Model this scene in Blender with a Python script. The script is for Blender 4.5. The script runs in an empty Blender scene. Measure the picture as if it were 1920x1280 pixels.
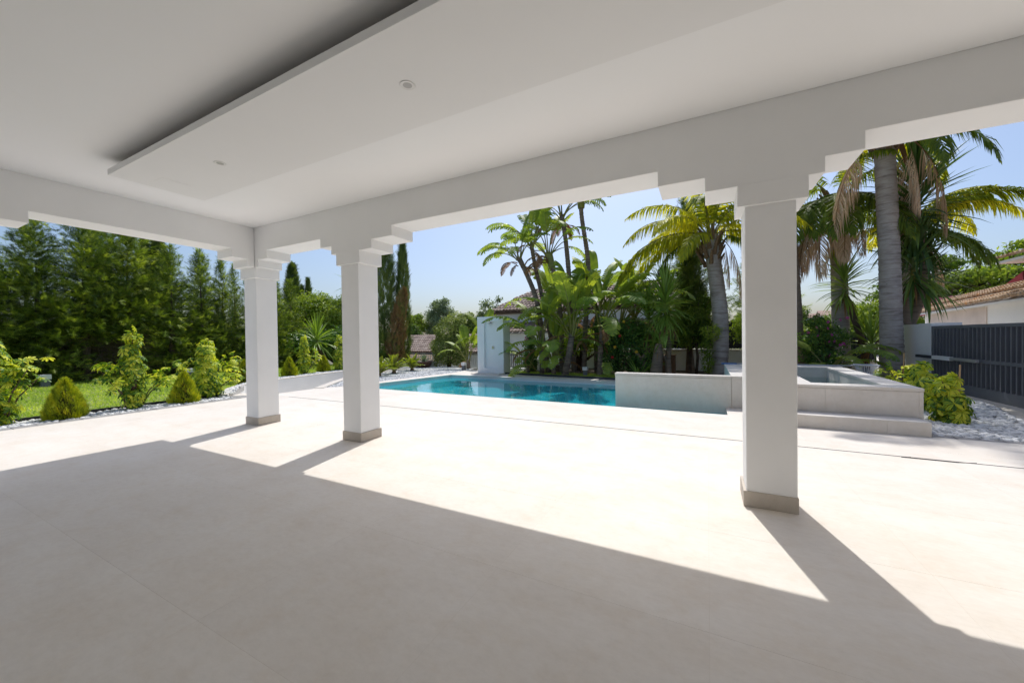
import bpy, math, random
import numpy as np
from mathutils import Matrix, Vector

scene = bpy.context.scene
COL = scene.collection
rng = np.random.default_rng(11)
random.seed(5)
PI = math.pi

# ------------------------------------------------------------------ camera
H = 1.25
YAW, PITCH, ROLL = -0.476778718, -0.0107997682, -0.0130854193
fw = Vector((math.sin(YAW) * math.cos(PITCH), math.cos(YAW) * math.cos(PITCH), math.sin(PITCH)))
rt = Vector((math.cos(YAW), -math.sin(YAW), 0))
up = rt.cross(fw)
r2 = rt * math.cos(ROLL) + up * math.sin(ROLL)
u2 = -rt * math.sin(ROLL) + up * math.cos(ROLL)
cam_d = bpy.data.cameras.new("camera")
cam = bpy.data.objects.new("camera", cam_d)
COL.objects.link(cam)
M = Matrix.Identity(4)
for i in range(3):
    M[i][0], M[i][1], M[i][2] = r2[i], u2[i], -fw[i]
M[2][3] = H
cam.matrix_world = M
cam_d.sensor_width = 36
cam_d.lens = 708.88 / 1920 * 36
cam_d.clip_start = 0.05
cam_d.clip_end = 3000
scene.camera = cam

# ------------------------------------------------------------------ sky, sun, exposure
world = bpy.data.worlds.new("World")
scene.world = world
world.use_nodes = True
wn = world.node_tree
wn.nodes.clear()
wo = wn.nodes.new("ShaderNodeOutputWorld")
wb = wn.nodes.new("ShaderNodeBackground")
sky = wn.nodes.new("ShaderNodeTexSky")
sky.sky_type = 'NISHITA'
sky.sun_disc = False
TO_SUN = Vector((-0.25, 1.0, 1.69)).normalized()
sky.sun_elevation = math.asin(TO_SUN.z)
sky.sun_rotation = math.atan2(TO_SUN.x, TO_SUN.y)
sky.air_density = 1.0
sky.dust_density = 3.0
sky.ozone_density = 5.0
wn.links.new(sky.outputs[0], wb.inputs[0])
wb.inputs[1].default_value = 0.088
wn.links.new(wb.outputs[0], wo.inputs[0])
sun_d = bpy.data.lights.new("sun", 'SUN')
sun_d.energy = 2.0
sun_d.angle = math.radians(0.5)
sun_d.color = (1.0, 0.98, 0.95)
sun = bpy.data.objects.new("sun", sun_d)
sun.rotation_euler = TO_SUN.to_track_quat('Z', 'Y').to_euler()
sun.location = (-10, 20, 40)
COL.objects.link(sun)
scene.view_settings.view_transform = 'Standard'
scene.view_settings.look = 'None'
scene.view_settings.gamma = 1
scene.view_settings.use_curve_mapping = False
scene.view_settings.exposure = 0.78
scene.cycles.max_bounces = 10
scene.cycles.diffuse_bounces = 6
scene.cycles.glossy_bounces = 3
scene.cycles.transmission_bounces = 4
scene.cycles.transparent_max_bounces = 12
scene.cycles.use_denoising = True
scene.cycles.denoiser = 'OPENIMAGEDENOISE'
scene.cycles.denoising_prefilter = 'NONE'
scene.cycles.caustics_reflective = False
scene.cycles.caustics_refractive = False

# ------------------------------------------------------------------ helpers: objects
def link(o, parent=None):
    COL.objects.link(o)
    if parent is not None:
        o.parent = parent
    return o

def tag(o, label=None, cat=None, group=None, kind=None):
    if label: o['label'] = label
    if cat: o['category'] = cat
    if group: o['group'] = group
    if kind: o['kind'] = kind
    return o

def thing(name, label, cat, loc=(0, 0, 0), rz=0.0, group=None):
    o = bpy.data.objects.new(name, None)
    o.empty_display_size = 0.1
    o.location = loc
    o.rotation_euler = (0, 0, rz)
    link(o)
    return tag(o, label, cat, group)

def inst_obj(name, me, parent=None, loc=(0, 0, 0), rot=(0, 0, 0), sc=(1, 1, 1)):
    o = bpy.data.objects.new(name, me)
    o.location = loc
    o.rotation_euler = rot
    o.scale = sc if hasattr(sc, '__len__') else (sc, sc, sc)
    return link(o, parent)

def copy_tree(o, parent=None, depth=0):
    c = o.copy()
    COL.objects.link(c)
    if parent is not None:
        c.parent = parent
    for ch in o.children:
        copy_tree(ch, c, depth + 1)
    return c

# ------------------------------------------------------------------ helpers: meshes
def mesh_np(name, V, F, mats, rnd=None, smooth=False, mi=None):
    V = np.asarray(V, dtype=np.float32).reshape(-1, 3)
    F = np.asarray(F, dtype=np.int32)
    me = bpy.data.meshes.new(name)
    n, k = F.shape
    me.vertices.add(len(V)); me.vertices.foreach_set("co", V.ravel())
    me.loops.add(n * k); me.loops.foreach_set("vertex_index", F.ravel())
    me.polygons.add(n)
    me.polygons.foreach_set("loop_start", np.arange(0, n * k, k, dtype=np.int32))
    if not isinstance(mats, (list, tuple)): mats = [mats]
    for m in mats: me.materials.append(m)
    if mi is not None: me.polygons.foreach_set("material_index", np.asarray(mi, dtype=np.int32))
    me.polygons.foreach_set("use_smooth", np.full(n, smooth))
    if rnd is not None:
        a = me.attributes.new("rnd", 'FLOAT', 'POINT')
        a.data.foreach_set("value", np.asarray(rnd, dtype=np.float32))
    me.update(calc_edges=True)
    me.validate()
    return me

class MB:
    """collects polygons, then builds one mesh"""
    def __init__(s): s.v = []; s.f = []; s.m = []
    def add(s, v, f, m=0):
        b = len(s.v); s.v += [tuple(p) for p in v]
        s.f += [tuple(i + b for i in q) for q in f]; s.m += [m] * len(f)
        return s
    def box(s, x0, x1, y0, y1, z0, z1, m=0):
        return s.add([(x0, y0, z0), (x1, y0, z0), (x1, y1, z0), (x0, y1, z0), (x0, y0, z1), (x1, y0, z1), (x1, y1, z1), (x0, y1, z1)],
                     [(0, 3, 2, 1), (4, 5, 6, 7), (0, 1, 5, 4), (1, 2, 6, 5), (2, 3, 7, 6), (3, 0, 4, 7)], m)
    def prism(s, poly, ax, a, b, m=0):
        """extrude a 2D polygon along axis ax ('x','y','z') from a to b"""
        n = len(poly)
        def P(p, t):
            return {'x': (t, p[0], p[1]), 'y': (p[0], t, p[1]), 'z': (p[0], p[1], t)}[ax]
        v = [P(p, a) for p in poly] + [P(p, b) for p in poly]
        f = [tuple(range(n - 1, -1, -1)), tuple(range(n, 2 * n))]
        f += [(i, (i + 1) % n, n + (i + 1) % n, n + i) for i in range(n)]
        return s.add(v, f, m)
    def tube(s, pts, rad, k=8, m=0, caps=True):
        pts = [Vector(p) for p in pts]
        if not hasattr(rad, '__len__'): rad = [rad] * len(pts)
        rings = []; ref = Vector((1, 0, 0))
        for i, p in enumerate(pts):
            d = (pts[min(i + 1, len(pts) - 1)] - pts[max(i - 1, 0)]).normalized()
            if abs(d.dot(ref)) > 0.95: ref = Vector((0, 1, 0)) if abs(d.y) < 0.9 else Vector((0, 0, 1))
            x = (ref - d * ref.dot(d)).normalized(); y = d.cross(x); ref = x
            rings.append([p + (x * math.cos(2 * PI * j / k) + y * math.sin(2 * PI * j / k)) * rad[i] for j in range(k)])
        v = [q for r in rings for q in r]
        f = [(i * k + j, i * k + (j + 1) % k, (i + 1) * k + (j + 1) % k, (i + 1) * k + j) for i in range(len(pts) - 1) for j in range(k)]
        if caps:
            f.append(tuple(range(k - 1, -1, -1))); f.append(tuple((len(pts) - 1) * k + j for j in range(k)))
        return s.add(v, f, m)
    def lathe(s, prof, k=16, c=(0, 0, 0), m=0):
        """prof: list of (r, z)"""
        v = [(c[0] + r * math.cos(2 * PI * j / k), c[1] + r * math.sin(2 * PI * j / k), c[2] + z) for r, z in prof for j in range(k)]
        f = [(i * k + j, i * k + (j + 1) % k, (i + 1) * k + (j + 1) % k, (i + 1) * k + j) for i in range(len(prof) - 1) for j in range(k)]
        return s.add(v, f, m)
    def mesh(s, name, mats, smooth=False, bevel=0):
        me = bpy.data.meshes.new(name)
        me.from_pydata(s.v, [], s.f)
        if not isinstance(mats, (list, tuple)): mats = [mats]
        for mm in mats: me.materials.append(mm)
        me.polygons.foreach_set("material_index", s.m)
        me.polygons.foreach_set("use_smooth", [smooth] * len(s.f))
        me.update()
        return me
    def obj(s, name, mats, parent=None, loc=(0, 0, 0), rot=(0, 0, 0), smooth=False, bevel=0):
        o = bpy.data.objects.new(name, s.mesh(name, mats, smooth))
        o.location = loc; o.rotation_euler = rot
        link(o, parent)
        if bevel:
            b = o.modifiers.new("bevel", 'BEVEL'); b.width = bevel; b.segments = 2; b.limit_method = 'ANGLE'
            b.angle_limit = math.radians(40)
        return o

def unit(a):
    return a / np.maximum(np.linalg.norm(a, axis=-1, keepdims=True), 1e-9)

def frames(D, N, S):
    """local Y along D, local Z close to N, scaled by S"""
    D = unit(D); X = unit(np.cross(D, N)); Z = np.cross(X, D)
    return np.stack([X, D, Z], axis=-1) * np.asarray(S)[:, None, None]

def inst(tv, tf, P, Mx, rnd):
    tv = np.asarray(tv, float); tf = np.asarray(tf, int); n = len(tv); N = len(P)
    V = np.einsum('nij,vj->nvi', Mx, tv) + P[:, None, :]
    F = (tf[None] + (np.arange(N) * n)[:, None, None]).reshape(-1, tf.shape[1])
    return V.reshape(-1, 3), F, np.repeat(rnd, n)

def join(*parts):
    V = []; F = []; R = []; b = 0
    for v, f, r in parts:
        V.append(v); F.append(f + b); R.append(r); b += len(v)
    return np.concatenate(V), np.concatenate(F), np.concatenate(R)

def rdir(n):
    return unit(rng.normal(size=(n, 3)))

# ------------------------------------------------------------------ materials
MATS = {}
def nodes(name):
    m = bpy.data.materials.new(name); m.use_nodes = True
    nt = m.node_tree; nt.nodes.clear()
    o = nt.nodes.new("ShaderNodeOutputMaterial"); p = nt.nodes.new("ShaderNodeBsdfPrincipled")
    nt.links.new(p.outputs[0], o.inputs[0])
    MATS[name] = m
    return m, nt, p, o

def ramp(nt, fac, cols):
    r = nt.nodes.new("ShaderNodeValToRGB")
    el = r.color_ramp.elements
    while len(el) < len(cols): el.new(0.5)
    for e, (pos, c) in zip(el, cols):
        e.position = pos; e.color = (*c, 1)
    nt.links.new(fac, r.inputs[0])
    return r.outputs[0]

def noise(nt, scale, detail=4, rough=0.6, coord='Object', stretch=None):
    tc = nt.nodes.new("ShaderNodeTexCoord")
    n = nt.nodes.new("ShaderNodeTexNoise"); n.inputs['Scale'].default_value = scale
    n.inputs['Detail'].default_value = detail; n.inputs['Roughness'].default_value = rough
    src = tc.outputs[coord]
    if coord == 'World':
        pass
    if stretch:
        mp = nt.nodes.new("ShaderNodeMapping"); mp.inputs['Scale'].default_value = stretch
        nt.links.new(src, mp.inputs[0]); src = mp.outputs[0]
    nt.links.new(src, n.inputs['Vector'])
    return n.outputs[0]

def wnoise(nt, scale, detail=4, rough=0.6, stretch=None):
    g = nt.nodes.new("ShaderNodeNewGeometry")
    n = nt.nodes.new("ShaderNodeTexNoise"); n.inputs['Scale'].default_value = scale
    n.inputs['Detail'].default_value = detail; n.inputs['Roughness'].default_value = rough
    src = g.outputs['Position']
    if stretch:
        mp = nt.nodes.new("ShaderNodeMapping"); mp.inputs['Scale'].default_value = stretch
        nt.links.new(src, mp.inputs[0]); src = mp.outputs[0]
    nt.links.new(src, n.inputs['Vector'])
    return n.outputs[0]

def mixc(nt, fac, a, b, mode='MIX'):
    m = nt.nodes.new("ShaderNodeMix"); m.data_type = 'RGBA'; m.blend_type = mode
    if isinstance(fac, (int, float)): m.inputs[0].default_value = fac
    else: nt.links.new(fac, m.inputs[0])
    for i, c in ((6, a), (7, b)):
        if isinstance(c, tuple): m.inputs[i].default_value = (*c, 1)
        else: nt.links.new(c, m.inputs[i])
    return m.outputs[2]

def bump(nt, p, h, strength=0.2, dist=0.01):
    b = nt.nodes.new("ShaderNodeBump"); b.inputs['Strength'].default_value = strength; b.inputs['Distance'].default_value = dist
    nt.links.new(h, b.inputs['Height']); nt.links.new(b.outputs[0], p.inputs['Normal'])

def plain(name, col, rough=0.6, metal=0.0, var=0.06, scale=6, bmp=0.0, bscale=80, spec=0.4):
    m, nt, p, o = nodes(name)
    a = tuple(c * (1 - var) for c in col); b = tuple(min(1, c * (1 + var)) for c in col)
    nt.links.new(ramp(nt, wnoise(nt, scale), [(0.3, a), (0.7, b)]), p.inputs['Base Color'])
    p.inputs['Roughness'].default_value = rough; p.inputs['Metallic'].default_value = metal
    p.inputs['Specular IOR Level'].default_value = spec
    if bmp: bump(nt, p, wnoise(nt, bscale, 3), bmp, 0.004)
    return m

def leafmat(name, cols, transl=0.3, rough=0.5, spec=0.3, tcol=None, k=1.6):
    m, nt, p, o = nodes(name)
    at = nt.nodes.new("ShaderNodeAttribute"); at.attribute_name = "rnd"
    c = ramp(nt, at.outputs['Fac'], [(q, tuple(min(.8, v * k) for v in cc)) for q, cc in cols])
    nt.links.new(c, p.inputs['Base Color'])
    p.inputs['Roughness'].default_value = rough; p.inputs['Specular IOR Level'].default_value = spec
    t = nt.nodes.new("ShaderNodeBsdfTranslucent")
    tc = mixc(nt, 1.0, c, tcol or (1.5, 1.5, 0.5), 'MULTIPLY')
    nt.links.new(tc, t.inputs[0])
    mx = nt.nodes.new("ShaderNodeMixShader"); mx.inputs[0].default_value = transl
    nt.links.new(p.outputs[0], mx.inputs[1]); nt.links.new(t.outputs[0], mx.inputs[2]); nt.links.new(mx.outputs[0], o.inputs[0])
    return m

# painted render
m_plaster = plain("white_plaster", (0.87, 0.875, 0.875), 0.75, var=0.025, scale=1.6, bmp=0.06, bscale=150)
m_ceiling = plain("ceiling_paint", (0.875, 0.885, 0.89), 0.85, var=0.01, scale=0.7)
m_panel = plain("panel_dim_tone", (0.825, 0.83, 0.83), 0.85, var=0.012, scale=0.9)  # toned darker, standing in for the brighter light on the ceiling near the front
m_poolfl = plain("aqua_pool_lining", (0.42, 0.74, 0.78), 0.35, var=0.06, scale=3)
m_wallw = plain("garden_wall_paint", (0.87, 0.87, 0.86), 0.75, var=0.03, scale=1.5, bmp=0.1, bscale=60)
m_houseW = plain("house_paint", (0.87, 0.865, 0.85), 0.8, var=0.03, scale=0.8, bmp=0.1, bscale=40)
m_pink = plain("aged_pink_render", (0.70, 0.60, 0.54), 0.8, var=0.1, scale=1.5)

def stonemat(name, a, b, c, rough=0.55, spec=0.25):
    m, nt, p, o = nodes(name)
    n1 = wnoise(nt, 1.5, 8, 0.68, (1.0, 1.7, 1.0)); n2 = wnoise(nt, 16, 8, 0.75, (1.0, 1.8, 1.0)); n3 = wnoise(nt, 4.2, 6, 0.7)
    oi = nt.nodes.new("ShaderNodeObjectInfo")
    base = ramp(nt, n1, [(0.32, a), (0.52, b), (0.72, c)])
    fine = ramp(nt, n2, [(0.34, (0.945, 0.94, 0.93)), (0.5, (0.99, 0.985, 0.98)), (0.66, (1.02, 1.02, 1.02))])
    pat = ramp(nt, n3, [(0.30, (0.96, 0.935, 0.90)), (0.50, (1.0, 1.0, 1.0))])
    col = mixc(nt, 1.0, mixc(nt, 1.0, base, fine, 'MULTIPLY'), pat, 'MULTIPLY')
    tl = ramp(nt, oi.outputs['Random'], [(0, (0.965, 0.96, 0.955)), (1, (1, 1, 1))])
    nt.links.new(mixc(nt, 1.0, col, tl, 'MULTIPLY'), p.inputs['Base Color'])
    p.inputs['Roughness'].default_value = rough; p.inputs['Specular IOR Level'].default_value = spec
    bump(nt, p, wnoise(nt, 45, 4), 0.08, 0.003)
    return m
m_floor = stonemat("beige_porcelain", (0.72, 0.655, 0.575), (0.76, 0.705, 0.635), (0.79, 0.745, 0.685))
m_spa = stonemat("spa_porcelain", (0.64, 0.60, 0.545), (0.68, 0.645, 0.60), (0.72, 0.69, 0.65), 0.55)
m_joint = plain("tile_grout", (0.66, 0.59, 0.51), 0.9)
m_plinth = stonemat("plinth_stone", (0.49, 0.44, 0.38), (0.53, 0.48, 0.42), (0.57, 0.52, 0.46), 0.55)
m_dark = plain("dark_slot", (0.03, 0.03, 0.03), 0.8)
m_paver = plain("grey_paver", (0.30, 0.29, 0.28), 0.85, var=0.15, scale=9, bmp=0.2)
m_cream = plain("cream_coping", (0.62, 0.57, 0.50), 0.7, var=0.05)
m_pooltile = plain("pool_tile", (0.72, 0.76, 0.75), 0.35, var=0.04, scale=5)
m_anth = plain("anthracite_paint", (0.035, 0.040, 0.052), 0.45, var=0.06, scale=4)
m_anthL = plain("grey_metal_paint", (0.15, 0.158, 0.175), 0.42, var=0.06, scale=4)
m_alu = plain("brushed_aluminium", (0.62, 0.63, 0.65), 0.35, metal=0.7, var=0.04)
m_chrome = plain("chrome", (0.7, 0.7, 0.72), 0.15, metal=1.0, var=0.0)
m_lamp = plain("opal_diffuser", (0.82, 0.82, 0.82), 0.4, var=0.0)
m_white = plain("white_enamel", (0.78, 0.78, 0.77), 0.4, var=0.0)
m_pebble, nt, p, o = nodes("white_pebble")
at = nt.nodes.new("ShaderNodeAttribute"); at.attribute_name = "rnd"
oi = nt.nodes.new("ShaderNodeObjectInfo")
ad = nt.nodes.new("ShaderNodeMath"); ad.operation = 'ADD'; nt.links.new(at.outputs['Fac'], ad.inputs[0]); nt.links.new(oi.outputs['Random'], ad.inputs[1])
fr = nt.nodes.new("ShaderNodeMath"); fr.operation = 'FRACT'; nt.links.new(ad.outputs[0], fr.inputs[0])
nt.links.new(ramp(nt, fr.outputs[0], [(0, (0.50, 0.50, 0.50)), (0.5, (0.68, 0.68, 0.67)), (1, (0.80, 0.80, 0.79))]), p.inputs['Base Color'])
p.inputs['Roughness'].default_value = 0.7
m_gravel = plain("gravel_bed", (0.45, 0.44, 0.42), 0.9, var=0.2, scale=30)
m_soil = plain("garden_soil", (0.10, 0.075, 0.05), 0.95, var=0.3, scale=4, bmp=0.4, bscale=20)
m_ground = plain("far_ground", (0.16, 0.15, 0.09), 0.95, var=0.3, scale=0.4)
m_lawn = plain("lawn_soil", (0.20, 0.24, 0.06), 0.95, var=0.3, scale=2.0, bmp=0.4, bscale=30)
m_edging = plain("black_edging", (0.02, 0.022, 0.025), 0.6)
m_net = plain("white_net_plastic", (0.70, 0.71, 0.76), 0.5, var=0.0)
m_blue = plain("blue_plastic", (0.03, 0.16, 0.42), 0.4, var=0.0)
m_pot = plain("brown_terracotta", (0.085, 0.045, 0.030), 0.6, var=0.2, scale=12)
m_cane = plain("bamboo_cane", (0.50, 0.33, 0.17), 0.6)
m_stonewall = plain("old_block_wall", (0.17, 0.14, 0.12), 0.9, var=0.25, scale=5, bmp=0.4, bscale=25)
m_red = plain("red_awning", (0.28, 0.02, 0.03), 0.8, var=0.05)
m_redfade = plain("faded_red_awning", (0.40, 0.12, 0.14), 0.8, var=0.08)
m_glassd = plain("dark_window", (0.02, 0.025, 0.03), 0.1, var=0.0)
m_lens = plain("frosted_lens", (0.42, 0.42, 0.41), 0.3, var=0.0)
m_slotshade = plain("slot_shade_brown", (0.09, 0.055, 0.03), 0.95)  # dark brown stands in for the shade in the slot above the ceiling panel
m_boxbrown = plain("brown_board", (0.22, 0.12, 0.06), 0.8, var=0.1)

def tilemat(name, cols):
    m, nt, p, o = nodes(name)
    at = nt.nodes.new("ShaderNodeAttribute"); at.attribute_name = "rnd"
    c = ramp(nt, at.outputs['Fac'], cols)
    n = ramp(nt, wnoise(nt, 14, 4), [(0.3, (0.75, 0.75, 0.75)), (0.7, (1.1, 1.1, 1.1))])
    nt.links.new(mixc(nt, 1.0, c, n, 'MULTIPLY'), p.inputs['Base Color']); p.inputs['Roughness'].default_value = 0.85
    return m
m_tileB = tilemat("aged_brown_roof_tile", [(0, (0.20, 0.14, 0.11)), (0.5, (0.31, 0.23, 0.18)), (1, (0.42, 0.33, 0.27))])
m_tileO = tilemat("ochre_roof_tile", [(0, (0.36, 0.22, 0.12)), (0.4, (0.48, 0.32, 0.19)), (0.8, (0.55, 0.42, 0.29)), (1, (0.52, 0.27, 0.11))])

def barkmat(name, a, b, c, ring=22.0, rough=0.9):
    m, nt, p, o = nodes(name)
    n1 = wnoise(nt, 3.0, 6, 0.7, (1, 1, 2.0)); n2 = wnoise(nt, ring, 3, 0.6, (0.12, 0.12, 1.0))
    col = mixc(nt, 0.45, ramp(nt, n1, [(0.3, a), (0.55, b), (0.75, c)]), ramp(nt, n2, [(0.35, a), (0.5, c), (0.6, b)]))
    nt.links.new(col, p.inputs['Base Color']); p.inputs['Roughness'].default_value = rough
    p.inputs['Specular IOR Level'].default_value = 0.15
    bump(nt, p, n2, 0.5, 0.02)
    return m
m_palmbark = barkmat("grey_palm_bark", (0.18, 0.15, 0.13), (0.40, 0.35, 0.31), (0.52, 0.47, 0.43), 14)
m_bark = barkmat("brown_bark", (0.05, 0.035, 0.025), (0.12, 0.085, 0.06), (0.19, 0.14, 0.105), 6)
m_tanbark = barkmat("tan_bark", (0.14, 0.10, 0.075), (0.25, 0.19, 0.14), (0.33, 0.26, 0.20), 18)
m_strelbark = barkmat("ringed_bark", (0.05, 0.035, 0.03), (0.19, 0.14, 0.11), (0.34, 0.29, 0.24), 16)
m_fibre = plain("palm_fibre", (0.20, 0.13, 0.075), 0.95, var=0.35, scale=25)

m_conifer = leafmat("conifer_leaf", [(0, (0.022, 0.038, 0.008)), (0.4, (0.07, 0.105, 0.016)), (0.75, (0.16, 0.20, 0.028)), (1, (0.26, 0.29, 0.05))], 0.3, k=2.1)
m_cypress = leafmat("cypress_leaf", [(0, (0.030, 0.050, 0.016)), (0.5, (0.065, 0.095, 0.024)), (1, (0.12, 0.15, 0.035))], 0.25, k=2.0)
m_deadcyp = leafmat("dead_cypress_leaf", [(0, (0.10, 0.055, 0.025)), (0.5, (0.19, 0.11, 0.05)), (0.8, (0.12, 0.12, 0.035)), (1, (0.10, 0.13, 0.03))], 0.15)
m_thuja = leafmat("golden_thuja_leaf", [(0, (0.08, 0.12, 0.010)), (0.5, (0.22, 0.27, 0.014)), (0.85, (0.40, 0.41, 0.02)), (1, (0.46, 0.38, 0.02))], 0.2, tcol=(1.2, 1.1, 0.5), k=1.8)
m_sched = leafmat("variegated_leaf", [(0, (0.03, 0.07, 0.012)), (0.40, (0.07, 0.15, 0.018)), (0.55, (0.24, 0.33, 0.03)), (0.78, (0.48, 0.48, 0.04)), (1, (0.62, 0.56, 0.08))], 0.35, 0.42, 0.3, (1.2, 1.2, 0.5), k=1.6)
m_broad = leafmat("broadleaf_green", [(0, (0.035, 0.065, 0.012)), (0.5, (0.075, 0.125, 0.018)), (1, (0.16, 0.20, 0.03))], 0.35)
m_broadY = leafmat("light_green_leaf", [(0, (0.07, 0.11, 0.015)), (0.5, (0.14, 0.20, 0.025)), (1, (0.24, 0.28, 0.045))], 0.4)
m_hib = leafmat("dark_glossy_leaf", [(0, (0.018, 0.045, 0.012)), (0.6, (0.045, 0.09, 0.018)), (1, (0.11, 0.16, 0.03))], 0.35, 0.4, 0.35, k=2.4)
m_euc = leafmat("grey_green_leaf", [(0, (0.08, 0.11, 0.065)), (0.5, (0.13, 0.17, 0.10)), (1, (0.20, 0.23, 0.15))], 0.3)
m_bushpale = leafmat("pale_bush_leaf", [(0, (0.05, 0.075, 0.02)), (0.5, (0.15, 0.19, 0.05)), (1, (0.33, 0.36, 0.14))], 0.3, k=1.6)
m_strel = leafmat("paddle_leaf", [(0, (0.04, 0.08, 0.018)), (0.5, (0.10, 0.15, 0.028)), (1, (0.21, 0.25, 0.045))], 0.5, 0.45, 0.3, (1.7, 1.5, 0.5), k=2.1)
m_stalk = plain("leaf_stalk", (0.22, 0.22, 0.055), 0.5, var=0.25, scale=4)
m_deadleaf = leafmat("dead_leaf", [(0, (0.13, 0.065, 0.03)), (0.5, (0.24, 0.14, 0.07)), (1, (0.36, 0.24, 0.13))], 0.25, 0.8, 0.1, (1.2, 1.0, 0.7), k=1.2)
m_strawf = leafmat("straw_frond", [(0, (0.24, 0.16, 0.10)), (0.5, (0.40, 0.30, 0.21)), (1, (0.54, 0.44, 0.34))], 0.25, 0.8, 0.1, (1.1, 1.0, 0.8), k=2.0)
m_frond = leafmat("green_frond", [(0, (0.035, 0.060, 0.010)), (0.5, (0.085, 0.115, 0.014)), (1, (0.20, 0.21, 0.02))], 0.4, 0.55, 0.2, k=2.1)
m_frondY = leafmat("yellow_frond", [(0, (0.10, 0.14, 0.012)), (0.5, (0.25, 0.25, 0.018)), (1, (0.40, 0.36, 0.03))], 0.5, 0.5, 0.25, (1.4, 1.35, 0.4), k=2.0)
m_yucca = leafmat("yucca_leaf", [(0, (0.03, 0.055, 0.010)), (0.6, (0.09, 0.13, 0.020)), (1, (0.18, 0.21, 0.04))], 0.25, 0.35, 0.5, k=3.2)
m_yuccaD = leafmat("dark_yucca_leaf", [(0, (0.016, 0.036, 0.010)), (0.6, (0.042, 0.078, 0.018)), (1, (0.11, 0.14, 0.03))], 0.22, 0.35, 0.5, k=2.3)
m_cycad = leafmat("cycad_leaf", [(0, (0.10, 0.15, 0.012)), (0.5, (0.20, 0.25, 0.015)), (1, (0.34, 0.36, 0.03))], 0.35, 0.35, 0.5, k=1.3)
m_agave = leafmat("agave_leaf", [(0, (0.10, 0.16, 0.09)), (1, (0.30, 0.36, 0.22))], 0.1, k=1.3)
m_grass = leafmat("grass_blade", [(0, (0.10, 0.16, 0.025)), (0.5, (0.19, 0.26, 0.045)), (1, (0.34, 0.37, 0.10))], 0.45, 0.5, 0.3, k=2.0)
m_core = plain("inner_twigs", (0.03, 0.028, 0.012), 0.95, var=0.3, scale=8)
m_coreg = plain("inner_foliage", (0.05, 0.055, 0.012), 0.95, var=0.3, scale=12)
m_flowp = plain("magenta_petal", (0.50, 0.05, 0.28), 0.6)
m_flowr = plain("red_petal", (0.50, 0.01, 0.02), 0.6)
m_flowy = plain("yellow_petal", (0.75, 0.45, 0.03), 0.6)

# pool water: transparent tint below, fresnel mirror above, slight ripples
def watermat(name, tint, body=None):
    m = bpy.data.materials.new(name); m.use_nodes = True; nt = m.node_tree; nt.nodes.clear()
    o = nt.nodes.new("ShaderNodeOutputMaterial"); t = nt.nodes.new("ShaderNodeBsdfTransparent"); g = nt.nodes.new("ShaderNodeBsdfGlossy")
    t.inputs[0].default_value = (*tint, 1); g.inputs['Roughness'].default_value = 0.015; g.inputs[0].default_value = (1, 1, 1, 1)
    f = nt.nodes.new("ShaderNodeFresnel"); f.inputs[0].default_value = 1.33
    b = nt.nodes.new("ShaderNodeBump"); b.inputs['Strength'].default_value = 0.12; b.inputs['Distance'].default_value = 0.02
    nt.links.new(wnoise(nt, 3.0, 2, 0.5, (1, 2.0, 1)), b.inputs['Height'])
    nt.links.new(b.outputs[0], f.inputs['Normal']); nt.links.new(b.outputs[0], g.inputs['Normal'])
    mx = nt.nodes.new("ShaderNodeMixShader")
    nt.links.new(f.outputs[0], mx.inputs[0]); nt.links.new(t.outputs[0], mx.inputs[1]); nt.links.new(g.outputs[0], mx.inputs[2])
    if body:
        df = nt.nodes.new("ShaderNodeBsdfDiffuse"); df.inputs[0].default_value = (*body, 1); m2 = nt.nodes.new("ShaderNodeMixShader"); m2.inputs[0].default_value = 0.5
        nt.links.new(t.outputs[0], m2.inputs[1]); nt.links.new(df.outputs[0], m2.inputs[2]); nt.links.new(m2.outputs[0], mx.inputs[1])
    nt.links.new(mx.outputs[0], o.inputs[0])
    return m
m_water = watermat("pool_water", (0.40, 0.93, 0.98), (0.03, 0.52, 0.62))
m_waters = watermat("spa_water", (0.62, 0.86, 0.88))

# ================================================================== THE GROUND
POOL = [(-8.42, 6.93), (0.27, 6.76), (0.27, 10.42), (-7.80, 10.50)]
RAMP_L = [(-9.85, 4.72), (-11.09, 5.49), (-11.62, 6.02), (-12.10, 7.25), (-12.60, 9.75), (-12.75, 12.0)]
RAMP_R = [(-9.02, 4.72), (-9.02, 6.3), (-9.12, 6.42), (-9.91, 7.46), (-10.58, 8.46), (-11.05, 10.4), (-11.4, 12.0)]

def inpoly(x, y, poly):
    x = np.asarray(x); y = np.asarray(y); r = np.zeros(x.shape, bool); n = len(poly)
    for i in range(n):
        (x0, y0), (x1, y1) = poly[i], poly[(i + 1) % n]
        c = ((y0 > y) != (y1 > y)) & (x < (x1 - x0) * (y - y0) / ((y1 - y0) if y1 != y0 else 1e-9) + x0)
        r ^= c
    return r

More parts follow.
